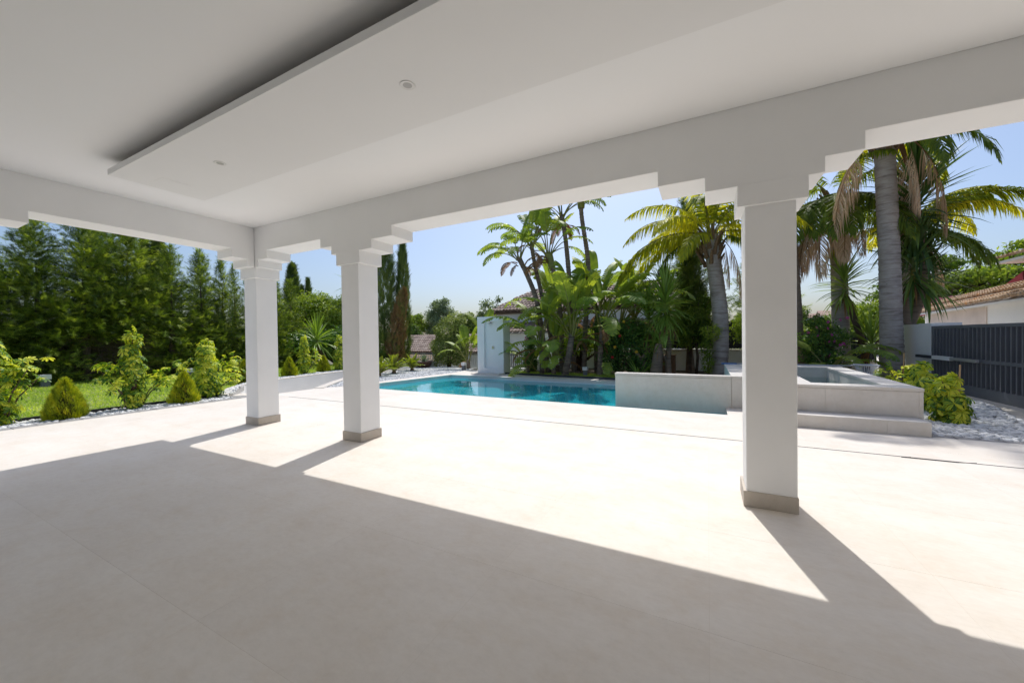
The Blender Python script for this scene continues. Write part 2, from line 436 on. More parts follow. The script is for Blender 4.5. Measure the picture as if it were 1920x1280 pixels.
def gz(x, y):
    """height of the surrounding terrain: it falls away behind the hedge and beyond the pool on the left"""
    z = -0.16
    if y > 13.5 and x < 3: z -= min(2.2, 0.22 * (y - 13.5)) * min(1, max(0, (-x + 1) / 8))
    if x < -23: z -= min(2.0, 0.15 * (-23 - x))
    return z
xs = sorted(set([-600, -200, -90, -60, -45] + list(np.arange(-36, 24, 2.0)) + [-12.76, -9.0, -8.9, 0.6, 24, 34, 60, 120, 600]))
ys = sorted(set([-300, -60, -20, -8] + list(np.arange(-4, 36, 2.0)) + [4.71, 6.7, 10.55, 11.95, 36, 60, 100, 160, 300, 1200]))
g = MB()
for i in range(len(xs) - 1):
    for j in range(len(ys) - 1):
        cx, cy = (xs[i] + xs[i + 1]) / 2, (ys[j] + ys[j + 1]) / 2
        if -8.9 < cx < 0.6 and 6.7 < cy < 10.55: continue
        if -12.76 < cx < -9.0 and 4.71 < cy < 11.95: continue
        q = [(xs[i], ys[j]), (xs[i + 1], ys[j]), (xs[i + 1], ys[j + 1]), (xs[i], ys[j + 1])]
        g.add([(a, b, gz(a, b)) for a, b in q], [(0, 1, 2, 3)])
tag(g.obj("ground", m_ground), kind='structure')

# terrace: large porcelain slabs over a grout bed, each slab an object
terr = thing("terrace_floor", "beige porcelain slab floor running from the covered porch to the pool", "floor")
terr['kind'] = 'structure'
bed = MB()
bed.prism([(-9.05, -3.2), (7.0, -3.2), (7.0, 6.27), (0.8, 6.27), (0.8, 7.4), (0.275, 7.4), (0.275, 6.75), (-8.415, 6.92), (-9.0, 6.3), (-9.05, 4.7)], 'z', -0.15, -0.0005)
bed.obj("grout_bed", m_joint, terr)
TILE = {}
def tile(x0, x1, y0, y1, name="tile"):
    w, d = round(x1 - x0, 3), round(y1 - y0, 3)
    if w < 0.04 or d < 0.04: return
    if (w, d) not in TILE:
        mb = MB(); g_ = 0.0006
        mb.box(-w / 2 + g_, w / 2 - g_, -d / 2 + g_, d / 2 - g_, -0.012, 0)
        TILE[(w, d)] = mb.mesh("tile", m_floor)
    inst_obj(name, TILE[(w, d)], terr, ((x0 + x1) / 2, (y0 + y1) / 2, random.uniform(-0.00012, 0.00012)))
def tiles(x0, x1, y0, y1, ox=0.0, oy=0.84, px=1.02, py=0.933):
    gx = [x0] + [ox + k * px for k in range(-12, 12) if x0 + 0.02 < ox + k * px < x1 - 0.02] + [x1]
    gy = [y0] + [oy + k * py for k in range(-8, 12) if y0 + 0.02 < oy + k * py < y1 - 0.02] + [y1]
    for a, b in zip(gx, gx[1:]):
        for c, d in zip(gy, gy[1:]): tile(a, b, c, d)
tiles(-9.05, 7.0, -2.55, 5.155)
tiles(-9.0, 0.8, 5.18, 6.42)
tiles(0.8, 7.0, 5.18, 6.27)
tiles(0.275, 0.8, 6.42, 7.4)
mb = MB(); mb.prism([(-8.998, 6.423), (0.273, 6.423), (0.273, 6.76), (-8.42, 6.93), (-8.6, 6.93), (-8.998, 6.45)], 'z', -0.06, 0.0)
mb.obj("coping_slab", m_floor, terr)
mb = MB(); mb.prism([(-8.78, 6.935), (-8.42, 6.935), (-7.803, 10.5), (-7.803, 11.1), (-8.18, 11.1)], 'z', -0.06, 0.0)
mb.obj("coping_slab", m_floor, terr)
mb = MB(); mb.prism([(-7.8, 10.503), (0.3, 10.423), (0.3, 10.72), (-2.36, 10.86), (-6.4, 11.36), (-6.4, 12.3), (-8.3, 12.3), (-8.178, 11.103), (-7.8, 11.103)], 'z', -0.06, 0.0)
mb.obj("coping_slab", m_floor, terr)
dr = thing("slot_drain", "thin dark slot drain running across the sunlit terrace in front of the pool", "drain", (0, 5.1675, 0))
MB().box(-8.27, 7.0, -0.0118, 0.0118, -0.0004, -0.0001).obj("drain_channel", m_dark, dr)
MB().box(1.72, 2.12, -0.034, -0.029, 0.0, 0.004).obj("cover_edge", m_dark, dr)
MB().prism([(1.72, -0.031), (1.80, 0.0), (1.80, 0.005), (1.72, -0.026)], 'z', 0.0005, 0.004).obj("cover_edge", m_dark, dr)
MB().prism([(2.12, -0.031), (2.26, 0.012), (2.26, 0.018), (2.12, -0.026)], 'z', 0.0005, 0.004).obj("cover_edge", m_dark, dr)

# pool basin and water
pb = MB(); n = len(POOL); D = -0.37
pb.add([(x, y, D) for x, y in POOL], [(0, 1, 2, 3)], 1)
for i in range(n):
    (x0, y0), (x1, y1) = POOL[i], POOL[(i + 1) % n]
    pb.add([(x0, y0, D), (x1, y1, D), (x1, y1, -0.06), (x0, y0, -0.06)], [(3, 2, 1, 0)])
tag(pb.obj("pool_basin", [m_pooltile, m_poolfl]), kind='structure')
pw = MB()
pw.add([(x, y, -0.10) for x, y in [(-8.419, 6.931), (0.269, 6.761), (0.269, 10.419), (-7.801, 10.499)]], [(0, 1, 2, 3)])
tag(pw.obj("pool_water", m_water), kind='structure')

# driveway ramp that sinks between the lawn and the pool gravel
rp = MB()
poly = RAMP_L + RAMP_R[::-1]
rp.add([(x, y, -0.01 - 0.17 * (y - 4.72)) for x, y in poly], [tuple(range(len(poly) - 1, -1, -1))])
tag(rp.obj("ramp", m_cream), kind='structure')
def wallstrip(line, off, z0, z1):
    """closed wall strip along a polyline, off = sideways thickness"""
    mb = MB(); L = []
    for i, (x, y) in enumerate(line):
        a = Vector(line[max(i - 1, 0)]); b = Vector(line[min(i + 1, len(line) - 1)])
        d = (b - a).normalized(); L.append((x - d.y * off, y + d.x * off))
    for i in range(len(line) - 1):
        q = [line[i], line[i + 1], L[i + 1], L[i]]
        v = [(x, y, z0) for x, y in q] + [(x, y, z1) for x, y in q]
        mb.add(v, [(0, 3, 2, 1), (4, 5, 6, 7), (0, 1, 5, 4), (2, 3, 7, 6)] + ([(3, 0, 4, 7)] if i == 0 else []) + ([(1, 2, 6, 5)] if i == len(line) - 2 else []))
    return mb
w = thing("retaining_wall", "white rendered retaining wall of the sunken ramp below the golden shrubs", "wall")
wallstrip(RAMP_L, 0.16, -2.2, 0.0).obj("wall_face", m_wallw, w)
wallstrip(RAMP_L, 0.18, 0.003, 0.018).obj("coping", m_cream, w)
w = thing("ramp_kerb", "curved cream kerb on the pool side of the sunken ramp", "kerb")
wallstrip(RAMP_R[1:], -0.2, -2.2, 0.0).obj("wall_face", m_wallw, w)
wallstrip(RAMP_R[1:], -0.24, 0.003, 0.012).obj("coping", m_cream, w)
w = thing("low_wall", "low white wall behind the cycads at the edge of the gravel", "wall")
wallstrip([(-10.9, 9.6), (-11.1, 10.5), (-11.45, 12.9), (-11.5, 14.2)], -0.16, -0.1, 0.14).obj("wall_face", m_wallw, w)

# lawns, pebble strips and gravel
LAWN = [(-10.0, -6), (-10.0, 4.66), (-11.4, 5.55), (-12.0, 6.3), (-12.7, 7.4), (-13.25, 10.0), (-13.4, 12.5), (-19, 13), (-21, 6), (-20, -6)]
tag(MB().prism(LAWN, 'z', -0.15, -0.02).obj("lawn", m_lawn), kind='structure')
BEDG = [(-6.2, 11.42), (-2.36, 10.9), (0.3, 10.75), (0.33, 13.5), (-6.2, 13.5)]
tag(MB().prism(BEDG, 'z', -0.15, -0.02).obj("planting_bed", m_soil), kind='structure')
tag(MB().prism([(0.36, 10.62), (2.6, 10.62), (2.75, 12.0), (4.3, 12.0), (4.4, 15), (-6.2, 15), (-6.2, 13.52), (0.36, 13.52)], 'z', -0.15, -0.03).obj("soil_border", m_soil), kind='structure')
tag(MB().prism([(3.5, 6.28), (9, 6.28), (9, 30), (4.3, 30), (4.34, 9.45), (3.86, 7.7), (3.5, 6.42)], 'z', -0.15, -0.06).obj("driveway", m_cream), kind='structure')
e = thing("lawn_edging", "black plastic edging strip between the lawn and the white pebbles", "edging")
wallstrip([(-9.97, -4), (-9.97, 4.66)], 0.03, -0.05, 0.035).obj("edging_strip", m_edging, e)
e = thing("bed_edging", "dark steel edging in front of the paddle leaved clump beside the pool", "edging")
wallstrip([(-6.38, 12.3), (-6.36, 11.43), (-2.36, 10.9), (0.3, 10.75)], 0.05, -0.05, 0.055).obj("edging_strip", m_anth, e)

def grass(name, poly, n, hmin, hmax, seed):
    P = np.array(poly); lo, hi = P.min(0), P.max(0)
    x = rng.uniform(lo[0], hi[0], n * 2); y = rng.uniform(lo[1], hi[1], n * 2)
    k = inpoly(x, y, poly); x, y = x[k][:n], y[k][:n]; n = len(x)
    tv = []; tf = []
    for i in range(5):
        a = i * 2.4; r0 = 0.25 * (i % 3) / 2
        bx, by = math.cos(a) * r0, math.sin(a) * r0; dx, dy = -math.sin(a) * .1, math.cos(a) * .1
        b = len(tv); tv += [(bx - dx, by - dy, 0), (bx + dx, by + dy, 0), (bx * 2 + math.cos(a * 1.7) * .6, by * 2 + math.sin(a * 1.7) * .6, 1.0 - .12 * i)]
        tf.append((b, b + 1, b + 2))
    az = rng.uniform(0, 2 * PI, n); s = rng.uniform(hmin, hmax, n)
    Mx = np.zeros((n, 3, 3)); Mx[:, 0, 0] = np.cos(az); Mx[:, 0, 1] = -np.sin(az); Mx[:, 1, 0] = np.sin(az); Mx[:, 1, 1] = np.cos(az); Mx[:, 2, 2] = 1
    patch = 0.5 + 0.25 * np.sin(x * 1.7 + y * .9) * np.sin(y * 1.3 - x * .4)
    r = np.clip(patch + rng.normal(0, .25, n), 0, 1)
    V, F, R = inst(tv, tf, np.stack([x, y, np.full(n, -0.02)], 1), Mx * s[:, None, None], r)
    return tag(inst_obj(name, mesh_np(name, V, F, m_grass, R)), kind='stuff')
grass("grass", LAWN, 42000, 0.035, 0.075, 1)
grass("grass", [(-6.1, 11.45), (-2.36, 10.98), (0.28, 10.83), (0.28, 12.4), (-6.1, 12.6)], 9000, 0.03, 0.06, 2)

def ico():
    import bmesh
    bm = bmesh.new(); bmesh.ops.create_icosphere(bm, subdivisions=1, radius=1)
    v = [tuple(q.co) for q in bm.verts]; f = [tuple(q.index for q in ff.verts) for ff in bm.faces]; bm.free()
    return np.array(v), np.array(f)
ICO_V, ICO_F = ico()
PEBM = []
for k in range(5):
    rg = np.random.default_rng(100 + k)
    V = ICO_V * (1 + rg.uniform(-.16, .16, (len(ICO_V), 1))) * np.array([1.0, rg.uniform(.65, .9), rg.uniform(.42, .6)])
    PEBM.append((V, mesh_np("pebble", V, ICO_F, m_pebble, np.zeros(len(V)), True)))

def pebbles(bedname, label, poly, size, dens, cam_near, base=-0.03, parts=300, mat=None):
    bedo = thing(bedname, label, "pebble bed"); bedo['kind'] = 'structure'
    MB().prism(poly, 'z', -0.14, base).obj("bed_base", m_gravel, bedo)
    P = np.array(poly); lo, hi = P.min(0), P.max(0); area = (hi - lo).prod()
    n = int(dens * area); x = rng.uniform(lo[0], hi[0], n); y = rng.uniform(lo[1], hi[1], n)
    k = inpoly(x, y, poly); x, y = x[k], y[k]; n = len(x)
    s = size * rng.uniform(.6, 1.25, n); z = base + s * .25 + rng.uniform(0, size * .5, n)
    order = np.argsort(-(s / np.hypot(x - cam_near[0], y - cam_near[1])))
    az = rng.uniform(0, 2 * PI, n); t1 = rng.normal(0, .25, n); t2 = rng.normal(0, .25, n)
    for i in order[:parts]:
        inst_obj("pebble", PEBM[i % 5][1], bedo, (x[i], y[i], z[i]), (t1[i], t2[i], az[i]), s[i])
    rest = order[parts:]
    vs = []; b = 0
    for kk in range(5):
        r = rest[kk::5]
        if not len(r): continue
        Dv = np.stack([np.cos(az[r]), np.sin(az[r]), t1[r]], 1); Nv = np.stack([t1[r], t2[r], np.ones(len(r))], 1)
        vs.append(inst(PEBM[kk][0], ICO_F, np.stack([x[r], y[r], z[r]], 1), frames(Dv, Nv, s[r]), rng.uniform(0, 1, len(r))))
    V, F, R = join(*vs)
    o = inst_obj("pebbles", mesh_np("pebbles", V, F, m_pebble, R, True), bedo); o['kind'] = 'stuff'
    return bedo
pebbles("pebble_bed", "white pebble strip between the lawn edging and the terrace", [(-9.96, -3), (-9.35, -3), (-9.35, 4.62), (-9.96, 4.62)], 0.042, 700, (0, 0), -0.045, 300)
pebbles("pebble_bed", "white pebble strip along the top of the ramp under the far golden shrubs", [(-10.0, 4.9), (-11.2, 5.65), (-11.78, 6.15), (-12.28, 7.3), (-12.78, 9.75), (-12.9, 12), (-13.4, 12), (-13.3, 9.7), (-12.75, 7.3), (-12.1, 6.2), (-11.45, 5.6), (-10.3, 4.75)], 0.04, 500, (0, 0), -0.02, 60)
GRAV = [(-9.0, 6.47), (-8.64, 6.96), (-8.22, 11.1), (-8.33, 12.35), (-8.6, 13.4), (-11.35, 13.4), (-11.22, 12.0), (-10.86, 10.4), (-10.4, 8.55), (-9.75, 7.5)]
pebbles("gravel_bed", "fine white gravel around the cycads beside the pool", GRAV, 0.024, 900, (0, 0), -0.03, 40)
RBED = [(2.44, 6.44), (3.48, 6.44), (3.83, 7.7), (4.30, 9.5), (4.3, 12.0), (2.62, 12.0), (2.54, 10.2)]
pebbles("pebble_bed", "white cobble bed around the variegated shrubs beside the raised spa", RBED, 0.046, 640, (0, 0), -0.045, 300)

# grey pavers that edge the pebble strips
pv = thing("paver_edging", "row of grey pavers along the left edge of the terrace", "pavers")
pm = {}
y = -2.9; i = 0
while y < 4.6:
    d = 0.235
    me = MB().box(-0.145, 0.145, 0.005, d - 0.005, -0.1, 0.0).mesh("paver", m_paver) if not pm else pm['a']
    pm['a'] = me
    inst_obj("paver", me, pv, (-9.20, y, random.uniform(-.012, -.006)), (0, 0, random.uniform(-.012, .012)))
    y += d
MB().prism([(-9.86, 4.64), (-9.07, 4.64), (-9.07, 4.9), (-9.5, 4.9)], 'z', -0.1, -0.006).obj("paver", m_paver, pv)
pv = thing("paver_edging", "grey pavers bordering the cobble bed beside the spa", "pavers")
x = 2.40; k = 0
while x < 3.6:
    inst_obj("paver", bpy.data.meshes.get("paver_small") or MB().box(0.004, 0.196, 0, 0.13, -0.1, 0).mesh("paver_small", m_paver), pv, (x, 6.29, -0.008 + random.uniform(-.003, .003)))
    x += 0.2
ln = [(3.52, 6.44), (3.87, 7.7), (4.34, 9.5), (4.36, 11.4)]
for a, b in zip(ln, ln[1:]):
    a, b = Vector(a), Vector(b); L = (b - a).length; ang = math.atan2(b.y - a.y, b.x - a.x); nn = int(L / 0.2)
    for q in range(nn):
        p = a + (b - a) * (q / nn)
        inst_obj("paver", bpy.data.meshes["paver_small"], pv, (p.x, p.y, -0.01), (0, 0, ang), (L / nn / 0.2, 1.5, 1))

# ================================================================== THE PORCH
Xi, Xo, Yi, Yo = -5.856, -6.232, 3.194, 3.543
zs, z1, z2, z3, zc, zt = 2.538, 2.421, 2.317, 2.169, 2.886, 3.10
def beam_profile(steps, a0, a1):
    """steps: list of (from, to, z) below the plain soffit zs"""
    pts = [(a0, zt)]; cur = a0; pts.append((a0, steps[0][2] if steps[0][0] <= a0 else zs))
    seq = []; c = a0
    for f, t, z in steps:
        if f > c + 1e-6: seq.append((c, f, zs))
        seq.append((f, t, z)); c = t
    if c < a1 - 1e-6: seq.append((c, a1, zs))
    pts = [(a0, zt)]
    for f, t, z in seq: pts += [(f, z), (t, z)]
    pts.append((a1, zt))
    out = []
    for p in pts:
        if not out or abs(out[-1][0] - p[0]) + abs(out[-1][1] - p[1]) > 1e-6: out.append(p)
    return out
bp = beam_profile([(Xo, -5.769, z2), (-5.769, -5.556, z1), (-4.3975, -4.191, z1), (-4.191, -3.486, z2), (-3.486, -3.165, z1),
                   (-0.339, -0.008, z1), (-0.008, 0.703, z2), (0.703, 0.906, z1), (3.96, 4.29, z1), (4.29, 5.0, z2), (5.0, 5.2, z1)], Xo, 8.0)
b = MB().prism(bp, 'y', Yi, Yo).obj("beam", m_plaster, bevel=0.006)
tag(b, "long white porch beam with stepped corbels facing the pool", "beam")
bp = beam_profile([(-0.33, -0.1, z1), (-0.1, 0.75, z2), (0.75, 1.13, z1), (2.894, 3.094, z1), (3.094, Yi - .003, z2)], -2.6, Yi - 0.003)
b = MB().prism(bp, 'x', Xo, Xi).obj("beam", m_plaster, bevel=0.006)
tag(b, "shorter white porch beam with stepped corbels facing the lawn", "beam")
tag(MB().box(Xi + 0.003, 8.0, -2.6, Yi - 0.003, zc, zc + 0.18).obj("ceiling", m_ceiling), kind='structure')
rf = MB().box(Xo, 8.0, -2.9, Yo, zt + 0.002, zt + 0.3)
rf.box(Xo - 0.40, 8.0, Yo + 0.003, Yo + 0.40, 2.90, zt + 0.3)
rf.box(Xo - 0.40, Xo - 0.003, -2.9, Yo + 0.001, 2.90, zt + 0.3)
tag(rf.obj("roof", m_plaster), kind='structure')
hw = thing("house_front", "white house wall at the back of the porch, behind the camera", "house", (0, -2.6, 0))
MB().box(Xo, 8.0, -0.3, -0.003, 0.0, zt).obj("wall", m_plaster, hw)
MB().box(7.0, 7.3, 0.001, 5.78, 0.0, zc - .003).obj("end_wall", m_plaster, hw)

def column(label, sx, px, cx, sy=(3.217, 3.522), py=(3.208, 3.535), cy=(Yi - .002, Yo + .002)):
    c = thing("column", label, "column", ((sx[0] + sx[1]) / 2, (sy[0] + sy[1]) / 2, 0), group="white porch columns")
    ox, oy = c.location.x, c.location.y
    MB().box(sx[0] - ox, sx[1] - ox, sy[0] - oy, sy[1] - oy, 0.02, z3 + .004).obj("shaft", m_plaster, c, bevel=0.007)
    MB().box(px[0] - ox, px[1] - ox, py[0] - oy, py[1] - oy, 0.0005, 0.113).obj("plinth", m_plinth, c, bevel=0.003)
    MB().box(cx[0] - ox, cx[1] - ox, cy[0] - oy, cy[1] - oy, z3, z2 + .01).obj("capital", m_plaster, c, bevel=0.006)
column("white square column standing alone between the pool and the raised spa", (0.246, 0.551), (0.228, 0.556), (0.199, 0.616))
column("white square porch column in front of the near end of the pool", (-4.044, -3.74), (-4.056, -3.727), (-4.1, -3.69))
column("white corner column where the two porch beams meet, beside the lawn", (-6.185, -5.88), (-6.2, -5.868), (Xo - .002, -5.84))
column("white porch column at the far left end of the lawn side beam", (-6.185, -5.88), (-6.2, -5.868), (Xo - .002, Xi + .002), (0.2, 0.5), (0.19, 0.51), (0.13, 0.55))

pn = thing("ceiling_panel", "long white dropped ceiling panel with recessed spotlights under the porch", "ceiling panel", (-4.77, 1.372, 2.752))
MB().box(0, 8.3, 0, 0.735, 0, 0.052).obj("panel_board", m_panel, pn, bevel=0.002)
MB().box(0.25, 8.1, 0.18, 0.70, 0.056, 0.1335).obj("hanger_shade_strip", m_slotshade, pn)  # widened to stop light crossing the gap, dark colour deepens its shade
MB().box(0.004, 8.296, 0.004, 0.731, 0.0525, 0.0555).obj("shade_sheet", m_slotshade, pn)  # thin added sheet, coloured dark to deepen the slot's shade
MB().box(0.20, 0.35, 0.25, 0.475, -0.0016, 0.001).obj("access_hatch", m_panel, pn)
for x in (-3.65, -1.57, 0.51, 2.6):
    dl = MB().lathe([(0.046, 0.001), (0.046, -0.003), (0.041, -0.004), (0.037, -0.003), (0.031, -0.0008), (0.027, -0.0012)], 24).obj("downlight", m_white, pn, (x + 4.77, 0.36, 0), smooth=True)
    MB().lathe([(0.0275, -0.001), (0.0, -0.001)], 24).obj("lens", m_lens, dl)

# ================================================================== SPA, WATERFALL WALL, SHOWER
sp = thing("raised_spa", "raised porcelain clad spa with step and waterfall wall beside the pool", "spa")
SPB = 0.497
body = MB()
body.prism([(0.8, 6.58), (2.41, 6.58), (2.52, 10.5), (0.36, 10.6), (0.36, 7.42), (0.8, 7.42)], 'z', -0.1, 0.08)
body.prism([(2.12, 6.58), (2.41, 6.58), (2.52, 10.5), (2.22, 10.5)], 'z', 0.08, SPB)
body.prism([(0.8, 6.58), (2.12, 6.58), (2.128, 6.85), (0.8, 6.85)], 'z', 0.08, SPB)
body.prism([(0.36, 7.42), (0.8, 7.42), (0.8, 6.85), (1.33, 6.85), (1.38, 10.0), (1.38, 10.6), (0.36, 10.6)], 'z', 0.08, SPB)
body.prism([(1.38, 10.0), (2.207, 10.0), (2.22, 10.5), (1.38, 10.55)], 'z', 0.08, SPB)
body.obj("spa_wall", m_spa, sp)
cp = MB(); q = 0.004
cp.prism([(2.12 - q, 6.57), (2.41 + q, 6.57), (2.52 + q, 10.5), (2.21, 10.5)], 'z', SPB + .003, 0.54)
cp.obj("coping", m_spa, sp, bevel=0.002)
MB().prism([(0.8 - q, 6.57), (2.12 - 2 * q, 6.57), (2.118, 6.85 + q), (0.8 - q, 6.85 + q)], 'z', SPB + .003, 0.54).obj("coping", m_spa, sp, bevel=0.002)
MB().prism([(0.36, 7.42 - q), (0.8 - 2 * q, 7.42 - q), (0.8 - 2 * q, 6.85 + 3 * q), (1.33 + q, 6.85 + 3 * q), (1.38 + q, 10.0), (1.38 + q, 10.6), (0.36, 10.6)], 'z', SPB + .003, 0.54).obj("coping", m_spa, sp, bevel=0.002)
MB().prism([(1.384 + q, 10.0 - q), (2.2, 10.0 - q), (2.2, 10.5), (1.384 + q, 10.55)], 'z', SPB + .003, 0.54).obj("coping", m_spa, sp, bevel=0.002)
MB().box(0.8, 2.36, 6.256, 6.573, 0.001, 0.17).obj("step", m_spa, sp, bevel=0.003)
MB().box(-1.59, 0.357, 7.42, 7.59, -0.6, SPB).obj("waterfall_wall", m_spa, sp)
MB().box(-1.594, 0.357, 7.404, 7.594, SPB + .003, 0.54).obj("coping", m_spa, sp, bevel=0.002)
tag(MB().add([(1.34, 6.856, 0.33), (2.125, 6.856, 0.33), (2.2, 9.99, 0.33), (1.385, 9.99, 0.33)], [(0, 1, 2, 3)]).obj("spa_water", m_waters), kind='structure')

def clad(x0, x1, y, z0, z1, w, off=0.0):
    x = x0 - off
    while x < x1 - .02:
        a, b_ = max(x, x0), min(x + w, x1)
        if b_ - a > .03: MB().box(a + .0009, b_ - .0009, y - .006, y - .0002, z0, z1).obj("cladding_tile", m_spa, sp)
        x += w
clad(-1.588, 0.356, 7.414, -0.6, SPB - .004, 0.933, .35)
clad(0.801, 2.409, 6.58, 0.172, SPB - .004, 0.933, .3)
clad(0.801, 2.359, 6.2548, 0.002, 0.1665, 0.933, .7)
nt_ = thing("pool_net", "white skimmer net on a long pole laid across the back rim of the spa", "pool net", (0, 10.45, 0.553))
MB().tube([(0.62, 0, 0), (2.70, 0, 0.0)], 0.013, 8).obj("pole", m_alu, nt_, smooth=True)
MB().tube([(0.30, 0, 0), (0.62, 0, 0.0)], 0.016, 8).obj("handle_grip", m_blue, nt_, smooth=True)
MB().tube([(2.70, 0, 0), (2.78, 0, 0.025), (2.80, -0.02, 0.03)], 0.012, 6).obj("socket", m_net, nt_, smooth=True)
fr = [(2.80, -0.17, 0.03), (2.80, 0.17, 0.03), (3.10, 0.2, 0.02), (3.17, 0.0, 0.01), (3.10, -0.2, 0.02), (2.80, -0.17, 0.03)]
MB().tube(fr, 0.013, 6).obj("net_frame", m_net, nt_, smooth=True)
bt = [(2.85, -0.12, -0.15), (2.85, 0.12, -0.15), (3.04, 0.14, -0.17), (3.09, 0, -0.18), (3.04, -0.14, -0.17)]
nb = MB(); tp = fr[:5]; idx = [0, 1, 2, 3, 4]
for i in range(5):
    for t in np.linspace(0, 1, 9)[:-1]:
        a = Vector(tp[i]).lerp(Vector(tp[(i + 1) % 5]), t); c = Vector(bt[i]).lerp(Vector(bt[(i + 1) % 5]), t)
        nb.tube([a, c], 0.0022, 3, caps=False)
for t in np.linspace(0.08, 1, 10):
    ring = [Vector(tp[i]).lerp(Vector(bt[i]), t) for i in idx]
    nb.tube(ring + [ring[0]], 0.0022, 3, caps=False)
nb.add(bt, [(0, 1, 2, 3, 4)])
nb.obj("net_mesh", m_net, nt_)

sh = thing("shower_wall", "free standing white outdoor shower wall with a tall niche behind the pool", "shower", (-6.68, 11.3, 0))
W0, W1, N0, N1, Z0, Z1, ZT = -0.53, 0.51, -0.255, 0.285, 0.19, 1.82, 1.98
mb = MB()
mb.box(W0, N0, 0, 0.5, 0.0, ZT); mb.box(N1, W1, 0, 0.5, 0.0, ZT); mb.box(N0, N1, 0, 0.5, 0.0, Z0); mb.box(N0, N1, 0, 0.5, Z1, ZT); mb.box(N0, N1, 0.09, 0.5, Z0, Z1)
mb.obj("wall_body", m_wallw, sh)
MB().box(-0.1, 0.06, -0.02, 0.085, 1.735, 1.75).obj("shower_head", m_chrome, sh)
MB().tube([(-0.02, 0.088, 1.77), (-0.02, 0.03, 1.77), (-0.02, 0.02, 1.75)], 0.011, 8).obj("shower_arm", m_chrome, sh)
v = MB().box(0.02, 0.1, 0.07, 0.089, 0.86, 0.95).obj("mixer_valve", m_chrome, sh)
MB().tube([(0.06, 0.07, 0.91), (0.06, 0.03, 0.91), (0.1, 0.015, 0.93)], 0.01, 6).obj("lever", m_chrome, v)
MB().box(-0.6, 0.52, -0.34, -0.002, 0.0, 0.03).obj("shower_tray", m_floor, sh)

# ================================================================== LAMPS
def bollard(label, loc, h=0.32, s=0.065):
    c = thing("bollard_light", label, "garden light", loc, group="square garden bollard lights")
    MB().box(-s * .8, s * .8, -s * .8, s * .8, 0, h * .62).obj("post", m_anthL, c, bevel=0.004)
    MB().box(-s, s, -s, s, h * .62 + .001, h).obj("diffuser", m_lamp, c, bevel=0.004)
bollard("square bollard light with white cap at the far edge of the lawn", (-17.2, 3.53, -0.02), 0.36, 0.11)
bollard("square bollard light with white cap between the gravel and the shower wall", (-8.5, 12.3, -0.01), 0.30, 0.075)
bollard("square bollard light with white cap in the planting bed under the paddle leaves", (-3.5, 11.9, -0.02), 0.29, 0.075)
bollard("square bollard light mostly hidden behind the bushy variegated shrub on the lawn", (-16.2, 6.6, -0.02), 0.32, 0.1)
fl = thing("floodlight", "low dark box floodlight on the lawn behind the leftmost shrub", "garden light", (-16.9, 2.1, 0.0))
MB().box(-0.08, 0.08, -0.26, 0.26, 0.06, 0.28).obj("housing", m_anthL, fl, bevel=0.01)
MB().box(0.081, 0.09, -0.22, 0.22, 0.1, 0.24).obj("front_glass", m_glassd, fl)
MB().box(-0.03, 0.03, -0.03, 0.03, -0.02, 0.06).obj("foot", m_anthL, fl)

# ================================================================== BOUNDARIES, GATE, NEIGHBOURING HOUSES
def tiled_roof(name, parent, O, U, Vv, nu, nv, mat, wid=0.22, keep=None, seed=0):
    """barrel tiles laid in courses: O corner at the eave, U along the eave, Vv up the slope"""
    rg = np.random.default_rng(seed)
    O = np.array(O, float); U = np.array(U, float); Vv = np.array(Vv, float)
    u = unit(U); v = unit(Vv); nrm = unit(np.cross(u, v))
    if nrm[2] < 0: nrm = -nrm
    k = 5; tv = []
    for yy, rr in ((0, 0.5), (1.12, 0.42)):
        for j in range(k + 1):
            a = PI * j / k; tv.append((math.cos(a) * rr, yy, math.sin(a) * rr * 0.9 + (0.12 if yy == 0 else 0.0)))
    tf = []
    for j in range(k):
        tf += [(j, j + 1, k + 1 + j + 1), (j, k + 1 + j + 1, k + 1 + j)]
    for j in range(1, k): tf.append((0, j + 1, j))
    P = []; S = []; R = []
    lv = np.linalg.norm(Vv) / nv; lu = np.linalg.norm(U) / nu
    for i in range(nu):
        for j in range(nv):
            a, b_ = (i + .5) / nu, j / nv
            if keep and not keep(a, b_): continue
            P.append(O + U * a + Vv * b_ + nrm * 0.02 + u * rg.normal(0, .008)); R.append(np.clip(rg.normal(.5, .28), 0, 1))
    P = np.array(P); n = len(P)
    Mx = np.zeros((n, 3, 3)); Mx[:, :, 0] = u * lu * 0.98; Mx[:, :, 1] = v * lv; Mx[:, :, 2] = nrm * lu
    V, F, Rn = inst(tv, tf, P, Mx, np.array(R))
    o = inst_obj(name, mesh_np(name, V, F, mat, Rn), parent); o['kind'] = 'stuff'
    return o

# rear garden wall with dark slatted fence
def slat_panel(parent, x0, x1, y, z0, z1, pitch=0.085):
    mb = MB(); x = x0
    while x < x1:
        mb.box(x, x + pitch * 0.62, y - 0.02, y + 0.02, z0, z1); x += pitch
    o = mb.obj("slats", m_anth, parent); o['kind'] = 'stuff'
    MB().box(x0, x1, y + 0.021, y + 0.045, z0 + .02, z1 - .02).obj("backing_sheet", m_anth, parent)
    MB().box(x0, x1, y - 0.03, y + 0.05, z1 + 0.001, z1 + 0.04).obj("top_rail", m_anthL, parent)
f = thing("fence", "dark slatted fence on a low white wall behind the yuccas and the leaning palm", "fence", (0, 15, 0))
MB().box(-6.0, 1.6, 0, 0.2, -0.2, 0.69).obj("low_wall", m_wallw, f)
MB().box(-6.0, 1.6, -0.02, 0.22, 0.692, 0.73).obj("coping", m_cream, f)
slat_panel(f, -6.0, 1.55, 0.1, 0.76, 1.68)
